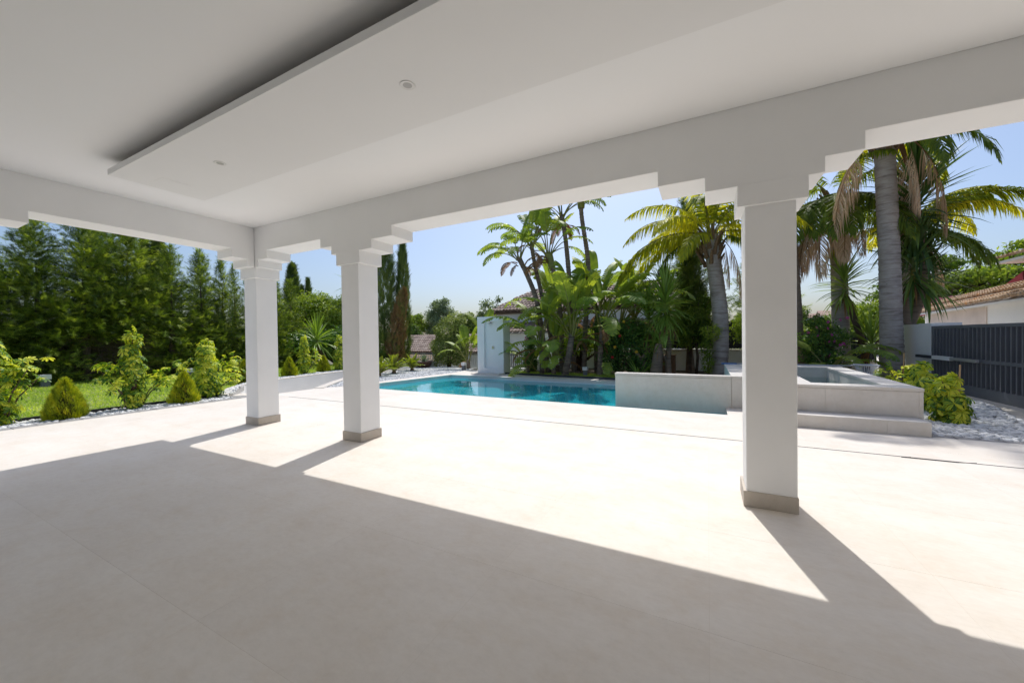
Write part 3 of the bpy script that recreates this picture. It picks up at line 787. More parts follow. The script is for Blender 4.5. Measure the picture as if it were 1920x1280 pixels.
f = thing("fence", "dark slatted fence on a low wall behind the big leaves right of the column", "fence", (0, 15, 0))
MB().box(1.62, 4.5, 0, 0.2, -0.2, 0.35).obj("low_wall", m_wallw, f)
MB().box(1.62, 4.5, -0.02, 0.22, 0.352, 0.39).obj("coping", m_cream, f)
slat_panel(f, 1.64, 4.45, 0.1, 0.42, 1.22)
f = thing("gate_pillar", "plain white gate pillar beside the thick yucca trunk", "pillar", (4.5, 11.97, 0))
MB().box(0, 0.5, 0.0, 0.55, -0.2, 1.45).obj("pillar_body", m_wallw, f, bevel=0.004)
MB().box(0.03, 0.4, 0.552, 2.9, -0.2, 1.44).obj("wall_panel", m_wallw, f)

gt = thing("driveway_gate", "anthracite steel driveway gate of upright bars beside the cobble bed", "gate", (4.5, 8.0, 0))
MB().box(0.0, 0.06, 3.83, 3.94, 0.0, 1.38).obj("stile", m_anthL, gt, bevel=0.003)
MB().box(0.0, 0.06, -2.0, 3.828, 1.32, 1.38).obj("top_rail", m_anthL, gt, bevel=0.003)
MB().box(0.0, 0.06, -2.0, 3.828, 0.66, 0.72).obj("middle_rail", m_anthL, gt, bevel=0.003)
MB().box(0.0, 0.06, -2.0, 3.828, 0.0, 0.20).obj("kick_plate", m_anthL, gt, bevel=0.003)
MB().box(0.046, 0.052, -2.0, 3.828, 0.2, 1.32).obj("backing_sheet", m_anth, gt)
up_bar = MB().box(-0.012, 0.044, -0.016, 0.016, 0.7215, 1.3185).mesh("bar", m_anthL)
lo_bar = MB().box(-0.012, 0.044, -0.016, 0.016, 0.2015, 0.6585).mesh("bar", m_anthL)
y = 3.70
while y > -1.9:
    inst_obj("bar", up_bar, gt, (0, y, 0)); inst_obj("bar", lo_bar, gt, (0, y, 0)); y -= 0.128
oa = MB().box(-0.13, -0.05, 2.95, 3.6, 0.655, 0.735).obj("opener_arm", m_white, gt, bevel=0.006)
MB().box(-0.115, -0.065, 2.1, 2.948, 0.668, 0.722).obj("piston", m_alu, oa, bevel=0.004)
MB().box(-0.12, -0.06, 3.602, 4.35, 0.665, 0.725).obj("bracket", m_anth, oa)

# house beyond the gate
nb = thing("neighbour_house", "white house with weathered ochre tile roof behind the anthracite gate", "house")
def E(y, off=0.0): return 6.65 + (y - 13.4) * 0.165 + off
mb = MB()
mb.prism([(E(7, .28), 7), (E(23.2, .28), 23.2), (E(23.2, 7), 23.2), (E(7, 7), 7)], 'z', -1.0, 2.02)
mb.obj("wall", m_houseW, nb)
mb = MB(); mb.prism([(E(16.6, .255), 16.6), (E(22.6, .255), 22.6), (E(22.6, .29), 22.6), (E(16.6, .29), 16.6)], 'z', -0.8, 1.98)
mb.obj("pink_wall_panel", m_pink, nb)
Uv = (0.165 * 16.5, 16.5, 0)
mb = MB()
for o0, o1, za, zb in ((-.02, .46, 2.03, 2.26), (.40, 1.0, 2.31, 2.60)):
    mb.add([(E(6.8, o0), 6.8, za), (E(23.3, o0), 23.3, za), (E(23.3, o1), 23.3, zb), (E(6.8, o1), 6.8, zb)], [(0, 1, 2, 3)])
    mb.add([(E(6.8, o0), 6.8, za - .05), (E(23.3, o0), 23.3, za - .05), (E(23.3, o0), 23.3, za), (E(6.8, o0), 6.8, za)], [(3, 2, 1, 0)])
mb.prism([(E(6.8, .42), 6.8), (E(23.3, .42), 23.3), (E(23.3, 7), 23.3), (E(6.8, 7), 6.8)], 'z', 2.021, 2.3)
mb.obj("roof_deck", m_houseW, nb)
tiled_roof("roof_tiles", nb, (E(6.8, -.04), 6.8, 2.045), Uv, (.50, 0, .235), 82, 2, m_tileO, seed=1)
tiled_roof("roof_tiles", nb, (E(6.8, .38), 6.8, 2.33), Uv, (.66, 0, .30), 82, 3, m_tileO, seed=2)
cam_ = MB().lathe([(0.0, -0.09), (0.05, -0.08), (0.08, -0.03), (0.08, 0.05), (0.04, 0.08), (0.0, 0.085)], 14, (E(11.9, .2), 11.9, 1.5)).obj("wall_lamp", m_anth, nb, smooth=True)
aw = thing("awning", "faded red awning under the tile eave beside the white pillar", "awning", (E(24.0), 24.0, 0))
MB().add([(-.6, -.2, 1.9), (1.6, -.2, 2.2), (1.7, .3, 2.9), (-.5, .3, 2.6), (-.6, -.2, 1.86), (1.6, -.2, 2.16), (1.7, .3, 2.86), (-.5, .3, 2.56)],
         [(0, 1, 2, 3), (7, 6, 5, 4), (0, 4, 5, 1), (1, 5, 6, 2), (2, 6, 7, 3), (3, 7, 4, 0)]).obj("canvas", m_redfade, aw)
MB().tube([(-.6, -.21, 1.92), (1.7, .31, 2.9)], 0.03, 6).obj("frame_bar", m_anth, aw)
uh = thing("upper_house", "small white upper storey with tiled eave at the right edge of the picture", "house", (8.35, 14, 0))
MB().box(0, 5, -3, 2.9, 2.0, 3.28).obj("wall", m_houseW, uh)
MB().box(-0.45, 5.2, -3.2, 3.2, 3.29, 3.36).obj("eave_slab", m_houseW, uh)
tiled_roof("roof_tiles", uh, (-0.5, -3.2, 3.39), (0, 6.4, 0), (1.6, 0, .5), 32, 4, m_tileO, seed=3)
MB().add([(-.02, 2.92, 2.52), (-.02, 4.6, 2.30), (-.02, 4.6, 2.34), (-.02, 2.92, 3.02), (.9, 2.92, 2.52), (.9, 4.6, 2.30), (.9, 4.6, 2.34), (.9, 2.92, 3.02)],
         [(0, 1, 2, 3), (7, 6, 5, 4), (3, 2, 6, 7), (0, 4, 5, 1)]).obj("red_awning", m_red, uh)

# white house behind the clump
wh = thing("white_house", "white house with brown barrel tile roof behind the paddle leaved clump", "house", (-12.5, 22, 0))
MB().box(0, 11.5, 0, 7, -2.5, 2.82).obj("wall", m_houseW, wh)
MB().box(-0.12, 11.6, -0.18, -0.003, 2.78, 2.88).obj("cornice", m_tileB, wh)
r = MB(); r.add([(-.25, -.3, 2.9), (11.8, -.3, 2.9), (11.0, 3.2, 4.55), (1.2, 3.2, 4.55)], [(0, 1, 2, 3)])
r.add([(-.25, 7.2, 2.9), (-.25, -.3, 2.9), (1.2, 3.2, 4.55)], [(0, 1, 2)]); r.add([(11.8, 7.2, 2.9), (-.25, 7.2, 2.9), (1.2, 3.2, 4.55), (11.0, 3.2, 4.55)], [(0, 1, 2, 3)])
r.obj("roof_deck", m_tileB, wh)
tiled_roof("roof_tiles", wh, (-.3, -.38, 2.93), (12.1, 0, 0), (0, 3.58, 1.64), 50, 9, m_tileB, keep=lambda a, b: a * 12.1 > b * 1.5 and a * 12.1 < 12.1 - b * .8, seed=4)
MB().tube([(1.25, 3.2, 4.62), (11.0, 3.2, 4.62)], 0.12, 8).obj("ridge", m_tileB, wh)
MB().lathe([(0.0, 0), (0.42, 0), (0.42, .05), (0.52, .05), (0.52, -.02)], 24).obj("round_window", m_glassd, wh, (1.35, -0.004, 1.25), (PI / 2, 0, 0))
lr = MB(); lr.add([(0.8, -1.6, 1.5), (11, -1.6, 1.5), (11, -.01, 2.1), (0.8, -.01, 2.1)], [(0, 1, 2, 3)]); lr.box(1.0, 11, -1.4, -.01, -2.5, 1.48); lr.obj("porch_wall", m_houseW, wh)
tiled_roof("porch_tiles", wh, (.75, -1.65, 1.53), (10.3, 0, 0), (0, 1.7, .62), 44, 4, m_tileB, seed=5)

# small gate right of the shower
sg = thing("side_gate", "narrow dark barred gate between the shower wall and the paddle leaved clump", "gate", (-7.0, 13.2, 0))
MB().box(0, 0.9, 0, 0.04, 0.06, 0.1).obj("bottom_rail", m_anthL, sg); MB().box(0, 0.9, 0, 0.04, 0.62, 0.66).obj("top_rail", m_anthL, sg)
bm_ = MB().box(-0.014, 0.014, 0.004, 0.036, 0.101, 0.619).mesh("bar", m_anthL)
for i in range(10): inst_obj("bar", bm_, sg, (0.05 + i * 0.089, 0, 0))
MB().box(-0.4, 0.92, 0.3, 0.5, -0.3, 0.02).obj("threshold", m_wallw, sg)
gw = thing("garden_wall", "low white garden wall end beside the narrow barred gate", "wall", (-6.06, 13.1, 0))
MB().box(0, 0.5, 0, 0.2, -0.2, 0.42).obj("wall_face", m_wallw, gw)

# house and fence down the slope on the left
lh = thing("lower_house", "low house with brown tile roof down the slope behind the pale barred fence", "house", (-28, 25.5, 0))
MB().box(0, 12, 0.4, 7, -4.5, 0.02).obj("wall", m_houseW, lh)
r = MB(); r.add([(-.4, 0, .02), (12.4, 0, .02), (12.0, 4, 1.45), (-.2, 4, 1.45)], [(0, 1, 2, 3)]); r.add([(12.4, 0, .02), (12.4, 8, .02), (12.0, 4, 1.45)], [(0, 1, 2)]); r.obj("roof_deck", m_tileB, lh)
tiled_roof("roof_tiles", lh, (-.4, -.1, .06), (12.8, 0, 0), (0, 4.1, 1.45), 52, 9, m_tileB, seed=6)
tiled_roof("porch_tiles", lh, (3.0, -1.7, -.62), (8, 0, 0), (0, 1.5, .42), 34, 4, m_tileO, seed=7)
MB().box(3.2, 10.9, -1.5, 0.398, -4.5, -.66).obj("porch_wall", m_houseW, lh)
pf = thing("pale_fence", "pale barred fence over a dark panel behind the potted agave", "fence", (-15.6, 16, 0))
mb = MB(); x = 0.0
while x < 8.6:
    mb.box(x, x + 0.035, -.015, .015, -0.2, 0.40); x += 0.12
mb.obj("bars", m_white, pf)['kind'] = 'stuff'
MB().box(0, 8.6, -.02, .02, 0.401, 0.45).obj("top_rail", m_anthL, pf)
MB().box(0, 2.6, -.35, -.30, -0.6, 0.02).obj("dark_panel", m_anth, pf)
MB().box(2.6, 8.6, -.02, .02, -0.7, -0.202).obj("base_panel", m_wallw, pf)

# old block wall behind the hedge
sw = thing("block_wall", "old grey block wall in the gap under the hedge", "wall", (-20.6, 0, 0))
bl = MB().box(0, 0.14, 0.006, 0.394, 0.006, 0.194).mesh("block", m_stonewall)
MB().box(-0.1, 0.0, -2.0, 12.0, -0.8, 1.9).obj("mortar", m_stonewall, sw)
for j in range(12):
    for i in range(12):
        inst_obj("block", bl, sw, (random.uniform(-.03, .0), 3.4 + i * 0.4 + (0.2 if j % 2 else 0), -0.5 + j * 0.2))

# distant white houses on the hillside
hl = MB(); L = []
for i, a in enumerate(np.linspace(-60, 130, 40)):
    L.append([(a, y, z) for y, z in ((128, -3), (140, 1.2 + .5 * math.sin(i)), (160, 2.6 + .8 * math.sin(i * .7)), (240, 6 + 2 * math.sin(i * .35)), (420, 2.0))])
vv = [p for r_ in L for p in r_]; k = 5
hl.add(vv, [(i * k + j, (i + 1) * k + j, (i + 1) * k + j + 1, i * k + j + 1) for i in range(39) for j in range(4)])
tag(hl.obj("hillside", plain("scrub_hillside", (0.10, 0.12, 0.06), 0.95, var=0.35, scale=0.15)), kind='structure')
m_tileP = plain("pale_terracotta", (0.45, 0.31, 0.25), 0.9)
def farhouse(label, x, y, z, w, d, h, rh):
    o = thing("distant_house", label, "house", (x, y, z), group="white houses on the far hillside")
    MB().box(0, w, 0, d, -2, h).obj("wall", m_houseW, o)
    r = MB(); r.add([(-.3, -.3, h + .02), (w + .3, -.3, h + .02), (w + .3, d * .55, h + rh), (-.3, d * .55, h + rh), (-.3, d + .3, h + .02), (w + .3, d + .3, h + .02)], [(0, 1, 2, 3), (3, 2, 5, 4), (0, 3, 4), (1, 5, 2)])
    r.obj("roof", m_tileP, o)
    for i in range(max(2, int(w / 1.8))):
        MB().box(.5 + i * 1.7, 1.4 + i * 1.7, -.04, -.005, h * .25, h * .7).obj("window", m_glassd, o)
farhouse("leftmost small white house with pale tiled roof on the far hill, beyond the palms", 28.4, 150, 4.2, 3.2, 5, 2.0, 1.4)
farhouse("wide white house with pale roof on the far hill, left of the palm trunk", 31.0, 146, 3.6, 6.2, 6, 3.0, 1.7)
farhouse("white house with stepped gable farthest right on the far hill", 36.0, 150, 3.6, 7.0, 6, 3.6, 1.9)

# ================================================================== PLANTS: shared shapes
def spray_t():
    tv = [(-.035, 0, 0), (.035, 0, 0), (0, 1, -.08)]; tf = [(0, 1, 2)]
    for i in range(5):
        y = .10 + .155 * i
        for s in (-1, 1):
            b = len(tv); tv += [(0, y - .03, 0), (0, y + .05, 0), (s * .36 * (1 - .13 * i), y + .22, -.06 + .03 * (i % 2))]; tf.append((b, b + 1, b + 2))
    return tv, tf
SP_V, SP_F = spray_t()
LEAF_V, LEAF_F = [(0, 0, 0), (.27, .42, .06), (0, 1, -.08), (-.27, .42, .06)], [(0, 1, 2), (0, 2, 3)]
NAR_V, NAR_F = [(0, 0, 0), (.11, .4, .03), (0, 1, -.12), (-.11, .4, .03)], [(0, 1, 2), (0, 2, 3)]

def conifer_mesh(name, h, r, seed, lv=52, z0=0.03, mat=None, size=0.27, upward=0.0, fill=1.25):
    rg = np.random.default_rng(seed); P = []; D = []; N = []; S = []; R = []; tw = MB()
    for k in range(lv):
        t = z0 + (1 - z0) * (k + rg.uniform(-.3, .3)) / lv; t = min(max(t, z0), 0.985)
        prof = (1 - t) ** 0.75 * (0.72 + 0.28 * min(1, t / 0.15))
        for b_ in range(int(5 + 5 * prof)):
            az = rg.uniform(0, 2 * PI); L = r * prof * rg.uniform(.62, 1.22) + 0.12
            el = math.radians(-6 + 52 * t + rg.normal(0, 9)) + upward
            d = np.array([math.cos(az) * math.cos(el), math.sin(az) * math.cos(el), math.sin(el)])
            base = np.array([0, 0, h * t - 0.15 * L]); br = rg.uniform(.15, .75)
            ns = max(3, int(fill * (3 + 7.5 * L / r)))
            for s in np.linspace(.1, 1, ns):
                p = base + d * L * s + np.array([0, 0, -.14 * L * s * s])
                for q in range(2):
                    dd = d + rg.normal(0, .5, 3); dd[2] += .05
                    P.append(p + rg.normal(0, .04, 3)); D.append(dd); N.append(np.array([0, 0, 1]) + rg.normal(0, .45, 3))
                    S.append(size * rg.uniform(.6, 1.15) * (1.1 - .45 * t)); R.append(np.clip(br + rg.normal(0, .24), 0, 1))
    for q in range(10):
        P.append(np.array([0, 0, h * (.9 + .01 * q)])); D.append(np.array([0, 0, 1]) + rg.normal(0, .25, 3)); N.append(rg.normal(0, 1, 3)); S.append(size * .8); R.append(.6)
    V, F, Rn = inst(SP_V, SP_F, np.array(P), frames(np.array(D), np.array(N), S), np.array(R))
    return mesh_np(name, V, F, mat or m_conifer, Rn)

def cypress_mesh(name, h, r, n, seed, mat=None, size=0.3, lean=0.0):
    rg = np.random.default_rng(seed)
    t = rg.uniform(0.02, 1, n) ** 0.85; az = rg.uniform(0, 2 * PI, n)
    lump = 1 + .22 * np.sin(az * 3 + t * 9 + seed) * np.sin(t * 23 + az * 2)
    prof = np.minimum(1, (t / .12) ** .5) * np.clip(1 - t ** 3.2, 0, 1) ** .8 * lump
    rad = r * prof * np.sqrt(rg.uniform(.35, 1.05, n))
    P = np.stack([np.cos(az) * rad + lean * t * t * h, np.sin(az) * rad, t * h * .97], 1)
    D = np.stack([np.cos(az) * .35, np.sin(az) * .35, np.ones(n)], 1) + rg.normal(0, .22, (n, 3))
    N = np.stack([np.cos(az), np.sin(az), np.zeros(n)], 1) + rg.normal(0, .6, (n, 3))
    R = np.clip(.5 + .25 * np.sin(az * 2 + t * 12) + rg.normal(0, .22, n), 0, 1)
    V, F, Rn = inst(SP_V, SP_F, P, frames(D, N, size * rg.uniform(.6, 1.2, n)), R)
    return mesh_np(name, V, F, mat or m_cypress, Rn)

def cloud_mesh(name, blobs, n, size, mat, seed, tpl=(LEAF_V, LEAF_F), up=0.4, shell=0.55, clump=0.0):
    """blobs: list of (x,y,z,rx,ry,rz); leaves spread mostly through the outer shell of each"""
    rg = np.random.default_rng(seed); P = []; N = []; R = []
    vol = np.array([b[3] * b[4] * b[5] for b in blobs]) ** .667; cnt = (n * vol / vol.sum()).astype(int)
    for b_, c in zip(blobs, cnt):
        d = unit(rg.normal(size=(c, 3))); rr = (shell + (1 - shell) * rg.uniform(0, 1, c)) * (1 + .16 * np.sin(d[:, 0] * 5 + b_[0] * 3) * np.sin(d[:, 1] * 4 + b_[1]) + .12 * np.sin(d[:, 2] * 7))
        P.append(np.array(b_[:3]) + d * np.array(b_[3:]) * rr[:, None]); N.append(d + np.array([0, 0, up])); R.append(rg.uniform(.2, .75) + rg.normal(0, .2, c))
    P = np.concatenate(P); N = np.concatenate(N); R = np.clip(np.concatenate(R), 0, 1); n = len(P)
    N = unit(N) + rg.normal(0, .5, (n, 3)); D = np.cross(N, rg.normal(size=(n, 3))); D[:, 2] -= .25
    V, F, Rn = inst(tpl[0], tpl[1], P, frames(D, N, size * rg.uniform(.6, 1.25, n)), R)
    return mesh_np(name, V, F, mat, Rn)

def arc(e0, e1, L, n, p=1.2):
    t = np.linspace(0, 1, n + 1); a = np.radians(e0 + (e1 - e0) * t ** p); ds = L / n
    x = np.concatenate([[0], np.cumsum(np.cos((a[:-1] + a[1:]) / 2)) * ds]); z = np.concatenate([[0], np.cumsum(np.sin((a[:-1] + a[1:]) / 2)) * ds])
    return x, z, a

def paddle_mesh(name, seed, Lp, Lb, W, e0, e1, torn=0.4, fold=22, mats=None):
    """large paddle leaf: stalk from the origin, folded blade with torn strips; lies in the XZ plane"""
    rg = np.random.default_rng(seed); n = 16; L = Lp + Lb
    x, z, a = arc(e0, e1, L, 40, 1.5); s = np.linspace(0, L, 41)
    fx = lambda q: np.interp(q, s, x); fz = lambda q: np.interp(q, s, z); fa = lambda q: np.interp(q, s, a)
    V = []; F = []; mi = []; R = []; base = rg.uniform(.25, .7)
    def tri(p, m, rr):
        b = len(V); V.extend(p); F.append((b, b + 1, b + 2)); mi.append(m); R.extend([rr] * 3)
    def quad(p, m, rr): tri([p[0], p[1], p[2]], m, rr); tri([p[0], p[2], p[3]], m, rr)
    def pt(q, w, upv, side, fwd=0.0):
        aa = fa(q); T = np.array([math.cos(aa), 0, math.sin(aa)]); U = np.array([-math.sin(aa), 0, math.cos(aa)])
        return np.array([fx(q), 0, fz(q)]) + np.array([0, side * w, 0]) + U * upv + T * fwd
    st = np.linspace(0, Lp, 7)
    for i in range(6):
        r0, r1 = .03 - .013 * i / 6, .03 - .013 * (i + 1) / 6
        A = [pt(st[i], r0, 0, 1), pt(st[i], 0, -r0 * 1.2, 1), pt(st[i], r0, 0, -1), pt(st[i], 0, r0 * .5, 1)]
        B = [pt(st[i + 1], r1, 0, 1), pt(st[i + 1], 0, -r1 * 1.2, 1), pt(st[i + 1], r1, 0, -1), pt(st[i + 1], 0, r1 * .5, 1)]
        for j in range(4): quad([A[j], A[(j + 1) % 4], B[(j + 1) % 4], B[j]], 1, .5)
    q = np.linspace(Lp, L, n + 1); t = np.linspace(0, 1, n + 1)
    w = W * np.clip(1 - np.abs(2 * t - .95) ** 3.0, 0, 1) ** .6; w[0] = .01; w[-1] = .008
    mr = .012
    for i in range(n): quad([pt(q[i], mr * (1 - t[i] * .8), -.01, 1), pt(q[i], mr * (1 - t[i] * .8), -.01, -1), pt(q[i + 1], mr * (1 - t[i + 1] * .8), -.008, -1), pt(q[i + 1], mr * (1 - t[i + 1] * .8), -.008, 1)], 1, .5)
    tf_ = math.tan(math.radians(fold))
    for side in (-1, 1):
        dr = rg.uniform(.2, .7)
        for i in range(n):
            isT = rg.uniform() < torn; sq = rg.uniform(.08, .3) if isT else 0.0; dd = dr + (rg.uniform(-.25, .6) if isT else 0)
            if not isT: dd = dr
            wm = .55
            def row(k, kk):
                qq = q[k] + (q[kk] - q[k]) * sq * .5; ww = w[k] + (w[kk] - w[k]) * sq
                q2 = q[k] + (q[kk] - q[k]) * sq
                if isT: ww *= rg.uniform(.85, 1.0)
                return pt(q[k], 0, 0, side), pt(qq, ww * wm, ww * wm * tf_, side, ww * .12), pt(q2, ww, ww * wm * tf_ - dd * ww * .5, side, ww * .3)
            a0, b0, c0 = row(i, i + 1); a1, b1, c1 = row(i + 1, i)
            rr = np.clip(base + rg.normal(0, .07), 0, 1)
            quad([a0, b0, b1, a1] if side > 0 else [a0, a1, b1, b0], 0, rr); quad([b0, c0, c1, b1] if side > 0 else [b0, b1, c1, c0], 0, rr)
    return mesh_np(name, np.array(V), np.array(F), mats or [m_strel, m_stalk], R, False, mi)

def frond_mesh(name, seed, L, e0, e1, pairs, ll, droop, mats, wid=0.035, p=1.1, bare=0.15, vee=0.2):
    rg = np.random.default_rng(seed); x, z, a = arc(e0, e1, L, 40, p); s = np.linspace(0, L, 41)
    V = []; F = []; mi = []; R = []; base = rg.uniform(.3, .7)
    st = np.linspace(0, L, 13)
    C = [(np.interp(k, s, x), np.interp(k, s, z)) for k in st]
    for i in range(12):
        r0, r1 = .035 * (1 - st[i] / L) + .006, .035 * (1 - st[i + 1] / L) + .006
        b = len(V); V += [(C[i][0], -r0, C[i][1]), (C[i][0], r0, C[i][1]), (C[i][0], 0, C[i][1] - r0), (C[i + 1][0], -r1, C[i + 1][1]), (C[i + 1][0], r1, C[i + 1][1]), (C[i + 1][0], 0, C[i + 1][1] - r1)]
        for u_, v_ in ((0, 1), (1, 2), (2, 0)): F += [(b + u_, b + v_, b + v_ + 3), (b + u_, b + v_ + 3, b + u_ + 3)]; mi += [1, 1]
        R += [.5] * 6
    for k in range(pairs):
        t = bare + (1 - bare) * (k + .5) / pairs
        for side in (-1, 1):
            tt = min(.995, t + rg.normal(0, .006)); q = tt * L; px, pz, aa = np.interp(q, s, x), np.interp(q, s, z), np.interp(q, s, a)
            T = np.array([math.cos(aa), 0, math.sin(aa)]); U = np.array([-math.sin(aa), 0, math.cos(aa)])
            l = ll * (math.sin(PI * min(1, .12 + .95 * tt)) ** .5 * .85 + .25) * rg.uniform(.8, 1.1)
            d = unit(np.array([0, side * 1.0, 0]) + T * (.35 + .8 * tt) + U * vee + np.array([0, 0, -droop * .35]) + rg.normal(0, .12, 3))
            m1 = np.array([px, 0, pz]) + d * l * .45; d2 = unit(d + np.array([0, 0, -droop * rg.uniform(.7, 1.3)]))
            e = m1 + d2 * l * .55; wv = unit(np.cross(d, U + rg.normal(0, .3, 3))) * wid * .5
            o0 = np.array([px, 0, pz]); b = len(V)
            V += [tuple(o0 - wv * .4), tuple(o0 + wv * .4), tuple(m1 + wv), tuple(m1 - wv), tuple(e)]
            F += [(b, b + 1, b + 2), (b, b + 2, b + 3), (b + 3, b + 2, b + 4)]; mi += [0, 0, 0]; R += [float(np.clip(base + rg.normal(0, .18), 0, 1))] * 5
    return mesh_np(name, np.array(V), np.array(F), mats, R, False, mi)

def blade_mesh(name, seed, L, w, e0, e1, mat, n=5, p=1.6):
    """sword leaf (yucca): folded tapering strip"""
    rg = np.random.default_rng(seed); x, z, a = arc(e0, e1, L, n, p); V = []; F = []; R = []
    r = rg.uniform(.2, .8)
    for i in range(n + 1):
        t = i / n; ww = w * .5 * (0.55 + 1.2 * t if t < .35 else 1.0 * (1 - ((t - .35) / .65) ** 1.6)); ww = max(ww, .001)
        ux, uz = -math.sin(a[i]), math.cos(a[i])
        V += [(x[i] + ux * ww * .45, -ww, z[i] + uz * ww * .45), (x[i], 0, z[i]), (x[i] + ux * ww * .45, ww, z[i] + uz * ww * .45)]; R += [r] * 3
    for i in range(n):
        b = i * 3
        for j in range(2): F += [(b + j, b + j + 1, b + j + 4), (b + j, b + j + 4, b + j + 3)]
    return mesh_np(name, np.array(V), np.array(F), mat, R, False)

def trunk_obj(parent, pts, rad, mat, k=14, rings=0.0, step=0.07, name="trunk", seed=0):
    """smooth tapered trunk through pts, with leaf-scar rings of real relief"""
    rg = random.Random(seed); P = [Vector(p) for p in pts]; out = []; rr = []
    tot = sum((b - a).length for a, b in zip(P, P[1:])); n = max(4, int(tot / step))
    seg = [0]
    for a, b in zip(P, P[1:]): seg.append(seg[-1] + (b - a).length)
    for i in range(n + 1):
        s = tot * i / n; j = max(q for q in range(len(P) - 1) if seg[q] <= s + 1e-9)
        u = (s - seg[j]) / (seg[j + 1] - seg[j]); p0 = P[max(j - 1, 0)]; p1 = P[j]; p2 = P[j + 1]; p3 = P[min(j + 2, len(P) - 1)]
        c = 0.5 * ((2 * p1) + (p2 - p0) * u + (2 * p0 - 5 * p1 + 4 * p2 - p3) * u * u + (3 * p1 - p0 - 3 * p2 + p3) * u ** 3)
        r = rad[j] + (rad[j + 1] - rad[j]) * u
        r *= 1 + (rings * (1 if i % 2 else -1) + rg.uniform(-.5, .5) * rings)
        out.append(c); rr.append(r)
    return MB().tube(out, rr, k).obj(name, mat, parent, smooth=True)

# ================================================================== HEDGE AND CYPRESSES
con = [conifer_mesh("crown", 5.4, 1.55, 1), conifer_mesh("crown", 5.6, 1.5, 2, lv=44, z0=.26), conifer_mesh("crown", 5.2, 1.35, 3), conifer_mesh("crown", 5.0, 1.6, 4, lv=48, z0=.3)]
trk = MB().tube([(0, 0, -.6), (0, 0, 1), (.03, 0, 2.4), (0, 0, 4.0)], [.14, .11, .05, .008], 8).mesh("trunk", m_bark, True)
def conifer(label, x, y, h, v, sx=1.0, rz=0.0, z=-0.1):
    t = thing("conifer_tree", label, "tree", (x, y, z), rz, "hedge of conifers along the lawn")
    base = (5.4, 5.6, 5.2, 5.0)[v]; s = h / base
    inst_obj("crown", con[v], t, sc=(s * sx, s * sx, s)); inst_obj("trunk", trk, t, sc=(1.1, 1.1, s))
    return t
HEDGE = [
 ("leftmost hedge conifer, cut by the left edge of the picture", -18.6, 1.2, 4.7, 0, 1.1),
 ("bushy hedge conifer behind the leftmost variegated shrub", -18.4, 2.6, 4.6, 2, 1.15),
 ("dense hedge conifer rising behind the square lawn light", -18.6, 3.7, 5.3, 0, 1.0),
 ("tall hedge conifer on a bare brown trunk beside the twiggy gap", -18.7, 4.75, 6.3, 1, 1.0),
 ("wide hedge conifer with layered branches above the twiggy gap", -18.9, 5.9, 6.0, 3, 1.05),
 ("dense hedge conifer behind the tallest variegated shrub", -18.5, 7.0, 5.1, 0, 0.95),
 ("hedge conifer with a pointed top right of the twin columnar cypresses", -18.6, 8.0, 5.1, 2, 0.9),
 ("narrow pointed hedge conifer standing left of the corner column", -18.8, 8.9, 5.0, 2, 0.75),
 ("hedge conifer just left of the corner column, behind the bushy variegated shrub", -18.4, 9.8, 4.6, 0, 0.9),
 ("hedge conifer half hidden behind the corner column", -18.6, 10.9, 4.5, 2, 1.0),
 ("hedge conifer seen through the gap right of the corner column", -19.2, 12.2, 4.5, 0, 0.85),
]
for i, (l, x, y, h, v, s) in enumerate(HEDGE): conifer(l, x, y, h, v, s, i * 1.3)
BACK = [("dark back row conifer behind the yellow green leafy tree", -21.5, .8, 5.4, 0, 1.2), ("dark back row conifer behind the square lawn light", -21.2, 4.0, 5.6, 2, 1.2), ("dense back row conifer behind the tallest variegated shrub", -21.6, 8.2, 5.4, 0, 1.0), ("lush back row conifer just left of the twin cypresses", -21.2, 5.6, 5.8, 0, 1.15),("tall conifer at the back of the hedge at the far left", -22.0, 2.6, 5.6, 2, .9), ("back row conifer with open layered top behind the bare trunk", -22.2, 6.3, 6.9, 3, 1.0), ("dark conifer in the back row between the pointed hedge tops", -22.0, 9.6, 5.6, 0, .7),
        ("back row conifer with thin top left of the corner column", -22.5, 11.2, 5.4, 2, .6), ("dark conifer behind the round leafy tree", -23.5, 14.0, 4.6, 0, 1.0)]
for i, (l, x, y, h, v, s) in enumerate(BACK): conifer(l, x, y, h, v, s, 2.0 + i * 1.7)

cyA = cypress_mesh("crown", 6.0, 0.5, 3000, 21); cyB = cypress_mesh("crown", 5.0, 0.36, 1900, 22)
def cypress(label, x, y, h, me, hb, sx=1.0, rz=0.0, z=-0.2, grp="columnar cypresses"):
    t = thing("columnar_cypress", label, "cypress", (x, y, z), rz, grp)
    s = h / hb; inst_obj("crown", me, t, sc=(s * sx, s * sx, s)); inst_obj("trunk", trk, t, sc=(.6, .6, s))
    return t
cypress("left of the twin columnar cypresses rising above the hedge", -21.0, 7.1, 6.0, cyB, 5.0, .8)
cypress("right and taller of the twin columnar cypresses rising above the hedge", -21.0, 7.55, 6.2, cyA, 6.0, .95, 1)
cypress("tall columnar cypress seen between the corner column and the next one", -22, 14.1, 6.1, cyA, 6.0, 1.15, 2)
cypress("slender pointed cypress right of the tall one, above the round leafy tree", -22, 15.1, 5.3, cyB, 5.0, .8, 3)
cypress("small cypress tip between the two taller cypresses beyond the hedge", -22, 14.7, 4.8, cyB, 5.0, .8, 4)
cypress("tallest columnar cypress, standing close beside the second column", -14.45, 14.0, 7.2, cyA, 6.0, 1.05, 5)
cypress("thin cypress peeping out right of the tallest one beside the second column", -13.75, 14.6, 6.6, cyB, 5.0, .75, 6)
dead = cypress_mesh("crown", 3.75, 0.42, 1700, 25, m_deadcyp, 0.24, 0.17)
